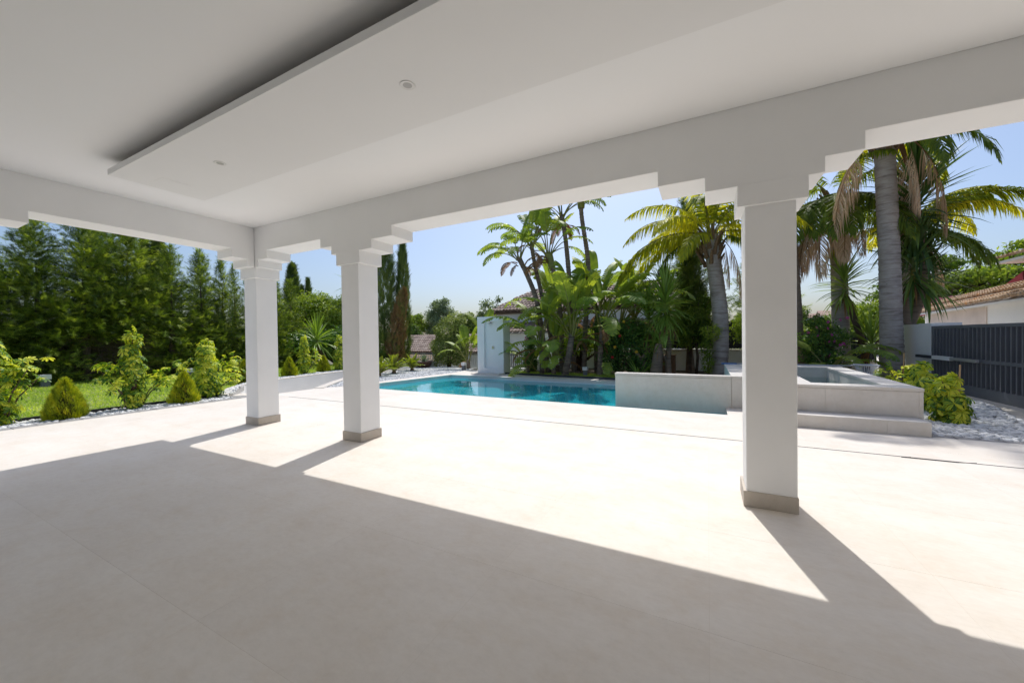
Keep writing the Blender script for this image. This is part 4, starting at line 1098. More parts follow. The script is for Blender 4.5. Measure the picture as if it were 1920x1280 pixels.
t = thing("dying_cypress", "half brown dying cypress leaning right beside the cycads", "cypress", (-13.35, 13.6, -0.1))
inst_obj("crown", dead, t); MB().tube([(0, 0, 0), (.1, 0, 1.5), (.5, 0, 3.2)], [.07, .05, .01], 7).obj("trunk", m_bark, t)

# brown bare twigs in the gap under the layered tree
tw = MB(); rg = random.Random(4)
for i in range(420):
    y0, z0 = rg.uniform(-1.0, 1.0), rg.uniform(.2, 1.5); x0 = rg.uniform(-.5, .5); a = Vector((x0, y0, z0))
    d = Vector((rg.uniform(-.5, .9), rg.uniform(-1, 1), rg.uniform(-.35, .4))).normalized(); L = rg.uniform(.25, .75)
    m_ = a + d * L * .5 + Vector((0, 0, rg.uniform(-.05, .08))); e = a + d * L + Vector((0, 0, -.1 * L))
    tw.tube([a, m_, e], [.008, .006, .002], 3, caps=False)
    for q in range(3):
        b_ = m_.lerp(e, rg.uniform(0, .8)); tw.tube([b_, b_ + Vector((rg.uniform(-.2, .2), rg.uniform(-.2, .2), rg.uniform(-.12, .12)))], [.004, .0015], 3, caps=False)
t = thing("dead_twigs", "tangle of bare brown twigs in the gap under the hedge", "twigs", (-18.9, 5.35, 0))
o = tw.obj("twig_tangle", plain("bare_twig", (0.20, 0.15, 0.11), 0.9, var=.3, scale=10), t); o['kind'] = 'stuff'

# ================================================================== BROADLEAF TREES AND BUSHES
def broadtree(label, x, y, z, th, blobs, n, size, mat, seed, name="leafy_tree", cat="tree", grp=None, tpl=(LEAF_V, LEAF_F), bark=None, tr=0.12, up=.4, shell=.5):
    t = thing(name, label, cat, (x, y, z), 0, grp)
    inst_obj("crown", cloud_mesh("crown", blobs, n, size, mat, seed, tpl, up, shell), t)
    mb = MB(); rg = random.Random(seed)
    mb.tube([(0, 0, -.3), (rg.uniform(-.1, .1), 0, th * .5), (0, 0, th)], [tr, tr * .8, tr * .6], 8)
    for b_ in blobs:
        e = Vector(b_[:3]); m_ = Vector((e.x * .45, e.y * .45, th + (e.z - th) * .35 + .05))
        mb.tube([(0, 0, th * .92), m_, e], [tr * .55, tr * .35, tr * .08], 6)
        for q in range(3):
            f_ = e + Vector((rg.uniform(-1, 1) * b_[3], rg.uniform(-1, 1) * b_[4], rg.uniform(-.5, .8) * b_[5])) * .8
            mb.tube([m_.lerp(e, .5), m_.lerp(f_, .6), f_], [tr * .25, tr * .15, .01], 5)
    mb.obj("trunk", bark or m_bark, t, smooth=True)
    return t
def blobs(n, r, h0, h1, s, seed, flat=.75):
    rg = random.Random(seed); L = []
    for i in range(n):
        a = i * 2.4 + rg.uniform(-.4, .4); q = r * math.sqrt((i + .5) / n) * .85; z = h1 - (h1 - h0) * (q / r) ** 1.4 * rg.uniform(.4, 1.0)
        ss = s * rg.uniform(.75, 1.25); L.append((math.cos(a) * q, math.sin(a) * q, z, ss, ss, ss * flat))
    return L
broadtree("yellow green leafy tree at the far left above the hedge", -19.5, 2.0, -.1, 2.0, blobs(14, 1.7, 1.5, 4.5, .75, 1), 7000, .16, m_broadY, 31)
broadtree("round light green leafy tree between the corner column and the second column", -20.5, 14.6, -.6, 1.2, blobs(22, 2.0, 1.2, 4.4, .85, 2), 11000, .17, m_broadY, 32)
broadtree("darker leafy tree behind the yucca, next to the second column", -20.5, 16.8, -.6, 1.2, blobs(18, 1.8, 1.2, 4.6, .85, 3), 8000, .17, m_broad, 33)
broadtree("dark shady bush under the round leafy tree", -18.8, 12.9, -.2, .3, blobs(14, 1.7, .3, 1.7, .7, 4), 6000, .15, m_hib, 34, "bush", "bush")
broadtree("dark shady bush behind the yucca on the lawn", -17.6, 13.6, -.3, .3, blobs(14, 1.7, .3, 1.8, .7, 44), 6000, .15, m_hib, 45, "bush", "bush")
broadtree("small green shrub at the foot of the tallest cypress", -13.9, 12.9, -.05, .15, blobs(8, .6, .2, .7, .3, 5), 1800, .09, m_broad, 35, "bush", "bush")
broadtree("tall egg shaped pale leaved bush between the agave pot and the shower wall", -10.75, 14.4, -.05, .5, [(0, 0, .75, .95, .9, .8), (.1, 0, 1.55, .85, .8, .75), (.3, .1, 2.0, .55, .5, .5), (-.5, 0, .9, .5, .5, .7), (.6, 0, 1.0, .5, .5, .8), (.62, .1, 2.15, .22, .2, .3)], 15000, .085, m_bushpale, 36, "bush", "bush", shell=.75)
bz = lambda s: [(0, 0, 6.5 * s, 2.2 * s, 2.2 * s, 1.6 * s), (-1.6 * s, 0, 5.2 * s, 1.7 * s, 1.7 * s, 1.3 * s), (1.7 * s, .5, 5.4 * s, 1.6 * s, 1.6 * s, 1.3 * s), (.3 * s, -.8, 4.0 * s, 2.0 * s, 1.8 * s, 1.4 * s), (-.9 * s, .3, 7.3 * s, 1.0 * s, 1.0 * s, .8 * s), (1.0 * s, .3, 7.6 * s, 1.0 * s, 1.0 * s, .8 * s)]
G = "trees far behind the lower house"
broadtree("grey green eucalyptus standing highest among the far trees", -47.0, 60, .3, 3.5, bz(1.08), 5000, .38, m_euc, 41, grp=G, shell=.3)
broadtree("bright green far tree right of the dying cypress", -53.5, 60, -1.5, 3, bz(.95), 5000, .42, m_broadY, 42, grp=G)
broadtree("pale thin far tree between the eucalyptus and the bright green tree", -50.2, 62, -1.2, 3, bz(.95), 3500, .38, m_euc, 43, grp=G, shell=.3)
broadtree("dark green far tree low behind the tile roof", -47.5, 52, -3.2, 2, bz(.85), 5000, .40, m_broad, 46, grp=G)
broadtree("olive green far tree right of the pale bush", -41.0, 60, -1.5, 2, bz(.92), 4500, .40, m_bushpale, 47, grp=G)
broadtree("dark far tree behind the small paddle leaved plant", -37.0, 60, -1.6, 2, bz(.9), 4500, .40, m_broad, 48, grp=G)
broadtree("far tree just behind the shower wall", -33.0, 58, -1.8, 2, bz(.9), 4500, .40, m_broadY, 49, grp=G)
broadtree("thin airy tree at the left corner of the white house", -13.9, 23, -1.0, 3.2, [(0, 0, 4.6, .6, .6, .5), (.7, 0, 4.2, .5, .5, .5), (-.5, .2, 4.0, .5, .5, .4), (.3, 0, 3.5, .6, .6, .5), (1.0, 0, 4.9, .35, .3, .3)], 1100, .17, m_euc, 50, grp=None, shell=.1, tr=.07)
G = "leafy trees beyond the gate"
def fl_(s, seed=1):
    rg = random.Random(seed); L = []
    for i in range(17):
        a = rg.uniform(0, 2 * PI); q = 2.6 * s * math.sqrt(rg.uniform(.02, 1)); z = s * (4.7 - .55 * (q / s) + rg.uniform(-1.3, .45)); k = s * rg.uniform(.4, .85)
        L.append((math.cos(a) * q, math.sin(a) * q * .8, z, k * 1.2, k * 1.1, k * .42))
    return L
broadtree("spreading dark green tree with open branches above the ochre roof", 12.3, 31, 0.2, 2.2, fl_(1.15, 3), 5200, .24, m_broad, 51, grp=G, shell=.4)
broadtree("bright feathery green tree left of the upper storey at the right edge", 14.6, 30, -.2, 2.0, fl_(1.25, 5), 8000, .24, m_broadY, 52, grp=G, shell=.4)
broadtree("dark tree behind the bright feathery one", 16.0, 36, 0, 2.6, fl_(1.3, 8), 5000, .28, m_broad, 53, grp=G)
broadtree("light green tree seen between the dark palm trunk and the thick trunk", 8.9, 30, -.8, 1.6, blobs(14, 2.2, .9, 3.6, .9, 6), 8000, .2, m_broadY, 54, grp=G)
broadtree("small green tree low behind the dark palm trunk", 6.6, 30, -1.0, 1.4, blobs(12, 1.8, .6, 3.0, .8, 7), 5000, .2, m_broadY, 55, grp=G)
broadtree("dark green tree beside the far hillside houses, right of the column", 5.2, 34, -1.0, 1.6, blobs(12, 1.6, .8, 4.3, .8, 8), 5000, .2, m_broad, 56, grp=G)
for i, (x, y, s, l) in enumerate([(20, 120, .7, "round tree on the far hillside left of the houses"), (27, 128, .6, "round tree below the leftmost far house"), (33, 130, .5, "small tree in front of the wide far house"), (44, 132, .7, "round tree on the far hillside right of the houses"), (-6, 110, .9, "far tree behind the cypress and the fence"), (8, 112, .8, "far tree behind the leaning palm")]):
    broadtree(l, x, y, 0.2, 1.5, bz(s), 2200, .5, (m_broad, m_broadY)[i % 2], 60 + i, grp="trees on the far hillside")

# dark fir and shrubs behind the leaning palm
t = thing("dark_fir", "dark conifer standing between the yucca and the leaning palm", "tree", (-0.5, 14.3, -0.05))
inst_obj("crown", conifer_mesh("crown", 5.6, 1.0, 71, lv=50, z0=.22, mat=m_cypress, size=.3, upward=.5), t)
MB().tube([(-.08, 0, -.2), (-.02, 0, 1.2), (0, 0, 5)], [.11, .09, .02], 8).obj("trunk", m_bark, t); MB().tube([(.1, -.05, -.2), (.0, 0, .9), (-.2, 0, 1.6)], [.06, .05, .02], 6).obj("trunk", m_tanbark, t)
t = thing("dark_pine", "dark open pine behind the yellow palm fronds", "tree", (-0.9, 18.5, -0.3))
inst_obj("crown", conifer_mesh("crown", 7.6, 2.2, 72, lv=26, z0=.3, mat=m_cypress, size=.5, fill=.8), t); MB().tube([(0, 0, -.3), (0, 0, 7)], [.16, .03], 8).obj("trunk", m_bark, t)
t = thing("dark_pine", "dark open pine right of the leaning palm trunk, beside the column", "tree", (1.9, 18.0, -0.3))
inst_obj("crown", conifer_mesh("crown", 5.6, 1.7, 73, lv=30, z0=.2, mat=m_conifer, size=.45, fill=.8), t); MB().tube([(0, 0, -.3), (0, 0, 5)], [.14, .03], 8).obj("trunk", m_bark, t)
NT = (NAR_V, NAR_F)
broadtree("narrow leaved shrub on thin brown stems left of the leaning palm", -0.35, 13.7, -.05, 1.2, [(0, 0, 1.9, .5, .45, .45), (.35, 0, 1.4, .4, .4, .4), (-.25, 0, 1.3, .35, .3, .4), (.2, .1, 2.4, .35, .3, .3)], 2600, .2, m_broad, 74, "shrub", "shrub", tpl=NT, tr=.05)
broadtree("slim bright leaved shrub at the foot of the leaning palm", 0.02, 12.6, -.05, .3, [(0, 0, .5, .2, .2, .35), (-.05, 0, .95, .22, .2, .3), (.1, 0, 1.4, .3, .25, .25)], 900, .12, m_broadY, 75, "shrub", "shrub", tpl=NT, tr=.025)
broadtree("loose narrow leaved shrub between the leaning palm and the column", 1.15, 13.6, -.05, .7, [(0, 0, 1.5, .55, .5, .5), (.4, 0, 2.0, .5, .45, .4), (.2, .1, 2.6, .45, .4, .4), (.6, 0, 1.1, .4, .4, .4)], 3400, .16, m_broadY, 76, "shrub", "shrub", tpl=NT, tr=.05)
broadtree("leafy bush filling the back of the paddle leaved clump", -4.2, 13.6, -.05, .3, blobs(10, 1.2, .3, 1.4, .5, 9), 5000, .10, m_broadY, 80, "bush", "bush")
t = broadtree("big dark glossy hibiscus bush left of the yuccas, dotted with red and yellow flowers", -2.25, 12.75, -.05, .3, [(0, 0, .8, .75, .6, .75), (-.6, 0, 1.1, .5, .5, .6), (.55, 0, .9, .5, .5, .7), (.1, 0, 1.5, .55, .5, .4), (-.65, -.1, .5, .45, .45, .5), (.5, -.1, .4, .5, .45, .4), (-.9, .1, 1.7, .4, .4, .4)], 11000, .085, m_hib, 77, "hibiscus_bush", "bush", shell=.6)
FL = MB()
for k in range(6):
    a = k * PI / 3; FL.add([(0, 0, 0), (math.cos(a - .4) * .7, math.sin(a - .4) * .7, .3), (math.cos(a) * 1.0, math.sin(a) * 1.0, .2), (math.cos(a + .4) * .7, math.sin(a + .4) * .7, .3)], [(0, 1, 2, 3)])
fls = {c: FL.mesh("flower", m) for c, m in (("p", m_flowp), ("r", m_flowr), ("y", m_flowy))}
for c, x, z, y in (("r", -.45, .62, -.55), ("y", -.75, 1.2, -.5), ("y", -.35, .95, -.6), ("y", -.1, 1.75, -.45), ("r", -.2, 1.3, -.55), ("y", .3, .8, -.6)):
    inst_obj("flower", fls[c], t, (x, y, z), (1.3, rg.uniform(-.4, .4), 0), .055)
t = broadtree("small dark bougainvillea with magenta flowers beside the narrow gate", -5.75, 12.6, -.05, .2, [(0, 0, .7, .33, .33, .45), (.02, 0, 1.15, .25, .25, .3), (0, 0, .3, .3, .3, .3)], 3000, .075, m_hib, 78, "bougainvillea", "bush", shell=.5)
for i in range(7): inst_obj("flower", fls["p"], t, (rg.uniform(-.2, .2), -.3, rg.uniform(.9, 1.35)), (1.2, 0, i), .045)
t = broadtree("dark bougainvillea with magenta flowers between the column and the dark palm trunk", 2.85, 13.3, -.05, .3, [(0, 0, .6, .55, .4, .5), (-.2, 0, 1.1, .4, .35, .4), (.25, 0, 1.2, .4, .35, .35), (-.1, 0, 1.6, .35, .3, .25)], 4200, .085, m_hib, 79, "bougainvillea", "bush", shell=.5)
for i in range(14): inst_obj("flower", fls["p"], t, (rg.uniform(-.4, .5), -.42, rg.uniform(.7, 1.7)), (1.2, 0, i), .045)

# ================================================================== GOLDEN CONES AND VARIEGATED SHRUBS
def cone_mesh(seed):
    rg = np.random.default_rng(seed); n = 3000; h, r = .70, .335
    t = rg.uniform(0, 1, n) ** 1.25; az = rg.uniform(0, 2 * PI, n)
    prof = np.clip(1 - t ** 1.35, 0, 1) ** .85 * (0.82 + .18 * np.minimum(1, t / .15)) * (1 + .13 * np.sin(az * 5 + t * 9) * np.sin(t * 17 + az))
    rad = r * prof * rg.uniform(.72, 1.03, n)
    P = np.stack([np.cos(az) * rad, np.sin(az) * rad, t * h * .93 + .01], 1)
    D = np.stack([np.cos(az) * .55, np.sin(az) * .55, .9 + 0 * az], 1) + rg.normal(0, .22, (n, 3))
    N = np.stack([-np.sin(az), np.cos(az), np.zeros(n)], 1) + rg.normal(0, .35, (n, 3))
    R = np.clip(.5 + .2 * np.sin(az * 4 + t * 14) + rg.normal(0, .22, n), 0, 1)
    V, F, Rn = inst(SP_V, SP_F, P, frames(D, N, .085 * rg.uniform(.7, 1.2, n)), R)
    return mesh_np("foliage", V, F, m_thuja, Rn)
cones = [cone_mesh(81), cone_mesh(82)]
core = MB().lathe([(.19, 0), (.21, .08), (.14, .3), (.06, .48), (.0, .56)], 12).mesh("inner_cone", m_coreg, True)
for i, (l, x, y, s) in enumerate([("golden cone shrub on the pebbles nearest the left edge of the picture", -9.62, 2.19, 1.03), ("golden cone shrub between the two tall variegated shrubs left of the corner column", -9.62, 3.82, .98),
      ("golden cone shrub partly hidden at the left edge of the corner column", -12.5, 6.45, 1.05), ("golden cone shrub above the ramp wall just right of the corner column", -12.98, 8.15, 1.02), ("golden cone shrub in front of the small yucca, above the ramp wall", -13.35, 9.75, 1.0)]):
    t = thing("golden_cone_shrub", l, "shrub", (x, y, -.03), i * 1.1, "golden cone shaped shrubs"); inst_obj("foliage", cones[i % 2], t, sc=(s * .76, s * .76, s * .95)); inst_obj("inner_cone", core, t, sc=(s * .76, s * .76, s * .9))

def whorl_mesh(seed, lo):
    """umbrella leaf: leaflets radiating from the end of a stalk; axis +Z, stalk reaches back below"""
    rg = np.random.default_rng(seed); V = []; F = []; R = []; n = 8
    for k in range(n):
        a = 2 * PI * k / n + rg.uniform(-.12, .12); L = rg.uniform(.85, 1.08); w = .2; dr = rg.uniform(.25, .6)
        c, s = math.cos(a), math.sin(a); r = float(np.clip(lo + rg.normal(0, .17), 0, 1)); b = len(V)
        for t, ww in ((.12, .03), (.5, w * .75), (.82, w), (1.0, .1)):
            x = t * L; z = .12 * t - dr * t * t
            V += [(c * x - s * ww, s * x + c * ww, z + ww * .18), (c * x, s * x, z - .01), (c * x + s * ww, s * x - c * ww, z + ww * .18)]
            # cream margin: the outer verts are yellower than the midrib
            R += [min(1, r + .16), max(0, r - .12), min(1, r + .16)]
        for i in range(3):
            q = b + i * 3
            for j in (0, 1): F += [(q + j, q + j + 1, q + j + 4), (q + j, q + j + 4, q + j + 3)]
    b = len(V); V += [(-.02, 0, -1.0), (.02, 0, -1.0), (.015, 0, 0), (-.015, 0, 0)]; R += [.3] * 4; F += [(b, b + 1, b + 2), (b, b + 2, b + 3)]
    return mesh_np("leaf", np.array(V), np.array(F), m_sched, R)
WH = [whorl_mesh(90 + k, lo) for k, lo in enumerate((.22, .36, .46, .56, .66, .80))]
def variegated(label, x, y, h, r, n, seed, arms=(), top=.62, yel=.5, size=.092, cane=None):
    rg = np.random.default_rng(seed); t = thing("variegated_shrub", label, "shrub", (x, y, -.03), 0, "variegated umbrella leaf shrubs")
    stems = MB(); sp = .4 if h > 1.2 else .8
    cols = [(rg.uniform(-sp, sp) * r, rg.uniform(-sp, sp) * r, h * rg.uniform(.7 if h > 1.2 else .5, 1.0)) for _ in range(6)] + [(0, 0, h)]
    tips = [(sx, sy, sh) for sx, sy, sh in cols] + [(a, b_, c) for a, b_, c in arms]
    for sx, sy, sh in tips: stems.tube([(sx * .15, sy * .15, 0), (sx * .5, sy * .5, sh * .55), (sx, sy, sh * .94)], [.014, .011, .006], 5)
    stems.obj("stems", m_bark, t)
    k = 0
    def put(p, axis, s):
        nonlocal k
        ax = Vector(axis).normalized(); q = ax.to_track_quat('Z', 'Y'); e = q.to_euler()
        hh = p[2] / h; w = np.clip(rg.normal(1.75 + yel * 2.6 + 1.2 * (hh - .4), 1.4), 0, 5.4)
        inst_obj("leaf", WH[int(w)], t, p, (e.x, e.y, e.z + 0), s); k += 1
    for i in range(n):
        tt = rg.uniform(.06, 1.0); az = rg.uniform(0, 2 * PI); pr = (.62 + .38 * math.sin(PI * min(1, tt * 1.15 + .1))) * (1 - max(0, tt - top) / (1 - top) * .5)
        q = r * pr * math.sqrt(rg.uniform(.1, 1.0)) * .8; sx, sy, sh = cols[i % 7]
        p = (sx * tt + math.cos(az) * q, sy * tt + math.sin(az) * q, max(.05, sh * tt))
        put(p, (math.cos(az) * .8, math.sin(az) * .8, .75 + rg.normal(0, .2)), size * rg.uniform(.75, 1.15))
    for a, b_, c in arms:
        for q in range(14):
            put((a * .8 + rg.normal(0, .08), b_ * .8 + rg.normal(0, .08), c - .03 + rg.normal(0, .09)), (a * .6 + rg.normal(0, .4), b_ * .6 + rg.normal(0, .4), .8), size * rg.uniform(.8, 1.1))
    if cane: MB().tube([(cane[0], cane[1], 0), (cane[0] + .02, cane[1], cane[2])], .009, 6).obj("cane", m_cane, t)
    return t
variegated("big variegated shrub cut by the left edge of the picture", -9.85, 1.52, 1.42, .34, 230, 1, [(.15, .42, .78), (.2, .3, .95)], .75)
variegated("tall slim variegated shrub with a dark green middle and side shoots, between two golden cones", -9.72, 3.08, 1.56, .22, 220, 2, [(-.2, -.42, .85), (.1, -.38, .65), (-.05, .5, .55), (.05, .42, .62)], .8, .42)
variegated("wide bushy variegated shrub on the pebbles left of the corner column", -9.98, 4.42, 1.42, .36, 250, 3, [(-.2, -.55, .78), (.1, .5, .5)], .6, .58)
variegated("yellow forked variegated shrub above the ramp wall right of the corner column", -13.25, 8.85, 1.42, .26, 170, 4, [(.25, .5, .75), (.2, .4, .5)], .85, .8)
variegated("slim yellow variegated shrub above the ramp wall beside the second column", -13.35, 10.45, 1.46, .26, 170, 5, [], .85, .7)
variegated("small variegated plant at the left edge of the corner column", -12.35, 6.1, .95, .3, 60, 6, [], .7, .6)
variegated("lower variegated shrub with a cane, nearest on the cobbles beside the spa", 3.02, 7.5, .68, .27, 170, 7, [], .7, .62, .1, (.05, -.05, .82))
variegated("rounder variegated shrub on the cobbles between the spa corner and its lower neighbour", 3.12, 8.5, .80, .27, 170, 8, [(-.3, -.1, .25)], .7, .5, .1)
variegated("thin sparse variegated shrub with a cane beside the thick yucca trunk", 3.2, 9.5, .66, .2, 45, 9, [(-.25, 0, .45), (.2, .05, .55)], .7, .45, .1, (.0, 0, .9))

# ================================================================== PADDLE LEAVED PLANTS
PAD = [paddle_mesh("leaf", 201, .75, 1.05, .23, 82, 35, .25, 20), paddle_mesh("leaf", 202, .8, 1.15, .25, 72, -5, .45, 18), paddle_mesh("leaf", 203, .7, 1.2, .25, 55, -55, .7, 14),
       paddle_mesh("leaf", 204, .9, 1.0, .24, 86, 62, .15, 26), paddle_mesh("leaf", 205, .6, 1.1, .24, 35, -75, .8, 10), paddle_mesh("leaf", 206, .7, 1.0, .26, 65, 0, .1, 20),
       paddle_mesh("leaf", 207, .8, 1.2, .22, 60, -40, .85, 12), paddle_mesh("leaf", 208, .9, 1.15, .25, 80, 20, .55, 22)]
PADD = [paddle_mesh("dead_leaf", 211, .4, .9, .13, 20, -88, .9, -30, [m_deadleaf, m_deadleaf]), paddle_mesh("dead_leaf", 212, .3, .8, .10, 0, -90, .9, -40, [m_deadleaf, m_deadleaf])]
def paddle(label, pts, rad, leaves, dead=0, seed=0, mat=None, spread=.06, low=(), sc=1.0, sheath=None, extra=3):
    sc *= 1.2; leaves = list(leaves) + [(1, 2, 6, 7, 2, 0, 4)[(q * 3 + seed) % 7] for q in range(extra)]
    rg = np.random.default_rng(seed + 900); b0 = Vector(pts[0]); t = thing("paddle_plant", label, "plant", b0, 0, "paddle leaved plants")
    loc = [Vector(p) - b0 for p in pts]
    trunk_obj(t, loc, rad, mat or m_strelbark, 10, .06, .05, seed=seed)
    if sheath:
        trunk_obj(t, [loc[-2].lerp(loc[-1], .35), loc[-1]], [rad[-1] * 1.5, rad[-1] * 1.9], m_stalk, 8, .02, .1, "leaf_sheath")
    tip = loc[-1]; az0 = rg.uniform(0, 6)
    for i, kind in enumerate(leaves):
        az = az0 + i * 2.4 + rg.normal(0, .25)
        if isinstance(kind, tuple): kind, az = kind
        inst_obj("leaf", PAD[kind], t, tip + Vector((math.cos(az) * spread, math.sin(az) * spread, -.04 * (i % 4))), (rg.normal(0, .08), rg.normal(0, .06), az), sc * rg.uniform(.85, 1.12))
    for i in range(dead):
        az = rg.uniform(0, 2 * PI); inst_obj("dead_leaf", PADD[i % 2], t, tip + Vector((math.cos(az) * rad[-1], math.sin(az) * rad[-1], -.15 - .05 * i)), (0, 0, az), rg.uniform(.7, 1.1))
    for (px, py, pz, az, kind, s) in low: inst_obj("leaf", PAD[kind], t, (px, py, pz), (0, 0, az), s)
    return t
paddle("leftmost leaning trunk of the paddle leaved clump, drooping torn leaves against the sky", [(-4.95, 12.4, -.05), (-5.2, 12.45, 1.2), (-5.45, 12.5, 2.6), (-5.85, 12.5, 3.6), (-6.12, 12.5, 4.15)], [.11, .10, .09, .085, .10],
       [(6, 3.0), (2, 2.7), (2, 3.5), (1, 1.6), (3, .6), (4, 3.3), (6, -.3), (1, 2.4), (4, -1.3)], 5, 1, sc=.82)
paddle("thin upright trunk of the paddle leaved clump right behind the leaning one", [(-4.75, 12.8, -.05), (-5.05, 12.8, 1.3), (-5.35, 12.8, 2.7), (-5.62, 12.8, 3.9), (-5.75, 12.8, 4.65)], [.085, .08, .075, .07, .08],
       [(6, 2.9), (1, 2.2), (0, .2), (2, -.5), (2, .4), (6, 3.6), (3, 1.2)], 4, 2, sc=.85)
paddle("green stemmed paddle plant mid clump with a ragged crown under the beam", [(-4.55, 12.6, -.05), (-4.55, 12.6, 1.0), (-4.6, 12.6, 2.2), (-4.78, 12.6, 3.4), (-5.0, 12.6, 4.2)], [.10, .09, .09, .085, .08],
       [(1, 2.5), (0, .5), (2, 3.4), (6, -.2), (7, 1.4), (3, 2.9), (2, .3)], 5, 3, sc=.85, sheath=1)
paddle("tall brown trunk of the paddle leaved clump with an orange dead leaf near the beam", [(-4.2, 12.9, -.05), (-4.25, 12.9, 1.6), (-4.32, 12.9, 3.0), (-4.45, 12.9, 4.6), (-4.6, 12.9, 5.6)], [.10, .095, .09, .08, .085],
       [(2, 2.6), (2, .2), (6, .6), (6, 3.4), (4, 0.0), (1, 4.5), (0, 1.6)], 6, 4, sc=.85)
paddle("rightmost tall thin trunk of the clump that disappears behind the beam", [(-3.85, 12.9, -.05), (-3.78, 12.9, 1.4), (-3.7, 12.9, 2.8), (-3.66, 12.9, 3.9), (-3.86, 12.9, 5.4), (-3.9, 12.9, 6.3)], [.095, .09, .085, .08, .075, .08],
       [(3, 3), (3, .3), (0, 1.5), (0, 4.5), (7, 2.2)], 1, 5, sheath=1)
paddle("front paddle plant with a fan of upright stalks on an orange brown trunk", [(-4.15, 11.75, -.05), (-4.0, 11.8, .7), (-3.9, 11.8, 1.35)], [.13, .11, .09],
       [(3, .1), (3, 3.0), (0, -.2), (7, 2.8), (5, 3.4), (0, .6), (1, -.5), (2, 3.3), (3, 1.5), (7, 4.7), (6, -.9)], 3, 6, m_strelbark, low=[(.1, -.3, .5, -1.6, 4, .75), (-.05, -.2, .7, -1.9, 4, .7)])
paddle("paddle plant right of the fan of stalks with one torn leaf standing upright", [(-3.15, 12.3, -.05), (-3.1, 12.3, .8), (-3.05, 12.3, 1.55)], [.10, .09, .07],
       [(0, .2), (3, .5), (3, 2.6), (7, 3.3), (2, -.2), (2, .4), (5, 1.5), (6, -.8), (1, -.4)], 2, 7, low=[(.3, -.3, .3, -1.3, 4, .7)])
paddle("bushy paddle plant with yellow green leaves at the left foot of the clump", [(-5.05, 12.0, -.05), (-5.05, 12.0, .5), (-5.1, 12.0, 1.0)], [.09, .085, .07],
       [(7, 2.9), (2, 3.3), (1, 2.4), (6, 3.9), (0, .8), (3, 1.8), (2, -1.4), (7, -.3)], 3, 8, extra=1, low=[(-.2, -.1, .2, 3.6, 6, .8), (-.1, -.2, .15, 4.4, 4, .9), (.2, -.2, .1, -1.2, 2, .7)])
paddle("low arching paddle plant in front of the bougainvillea by the narrow gate", [(-5.6, 12.05, -.05), (-5.6, 12.05, .25)], [.08, .06],
       [(2, 3.0), (5, 3.9), (2, -1.5), (5, -.4), (1, .8)], 0, 9, sc=.62, extra=0)
paddle("low dark paddle plant between the clump trunks and the fan of stalks", [(-4.6, 11.95, -.05), (-4.6, 11.95, .5)], [.09, .07],
       [(0, 1.5), (1, 3.2), (7, .1), (2, -1.2), (3, 2.2), (2, -2.2), (6, -.2)], 1, 10, sc=.85)
paddle("paddle plant against the right side of the clump with glossy leaves above the hibiscus", [(-2.75, 13.1, -.05), (-2.7, 13.1, 1.0), (-2.65, 13.1, 1.6)], [.09, .08, .07],
       [(2, -.2), (1, -.5), (2, .5), (6, -1.1), (3, 1.3), (1, 3.0)], 1, 11)
paddle("mid height paddle plant at the back of the clump in front of the white house", [(-5.0, 13.2, -.05), (-5.0, 13.2, 1.0), (-4.95, 13.2, 1.9)], [.09, .08, .07],
       [(7, 2.9), (1, .2), (0, 1.5), (3, 4.0), (2, 3.4), (1, -.5), (5, 2.2)], 2, 21, extra=4)
paddle("mid height paddle plant behind the fan of stalks, against the tiled roof", [(-3.5, 13.3, -.05), (-3.5, 13.3, 1.2), (-3.45, 13.3, 2.2)], [.09, .08, .07],
       [(0, 2.9), (1, .4), (3, 1.5), (7, 4.2), (2, 3.3), (6, -.4), (1, 2.4)], 2, 22, extra=4)
paddle("paddle plant above the hibiscus, in front of the right end of the tiled roof", [(-2.3, 13.6, -.05), (-2.3, 13.6, 1.1), (-2.25, 13.6, 1.95)], [.09, .08, .07],
       [(0, 3.0), (1, .3), (7, 1.5), (3, 4.4), (2, 3.6), (2, -.4), (1, 2.2)], 2, 23, extra=4)
paddle("small paddle plant left of the shower wall with one broad glowing leaf", [(-8.75, 13.0, -.05), (-8.75, 13.0, .35)], [.09, .07],
       [(0, 3.1), (7, .3), (3, 2.4), (5, 3.4), (2, -2.4), (3, .2), (1, -.6)], 1, 12, sc=.68, extra=0)
paddle("taller paddle plant just behind the left edge of the shower wall", [(-8.3, 13.6, -.05), (-8.35, 13.6, .8), (-8.4, 13.6, 1.0)], [.08, .07, .06],
       [(7, 3.2), (0, .4), (3, 1.6), (2, 2.6)], 1, 13, sc=.7, extra=1)
paddle("broad dark paddle leaves in front of the dark palm trunk behind the spa", [(2.75, 12.6, -.05), (2.8, 12.6, .35)], [.08, .06],
       [(2, .1), (2, -.5), (6, .4), (2, -1.3), (5, 2.4), (4, -.2), (6, -.9), (4, -2.0)], 0, 14, sc=.72, extra=0)

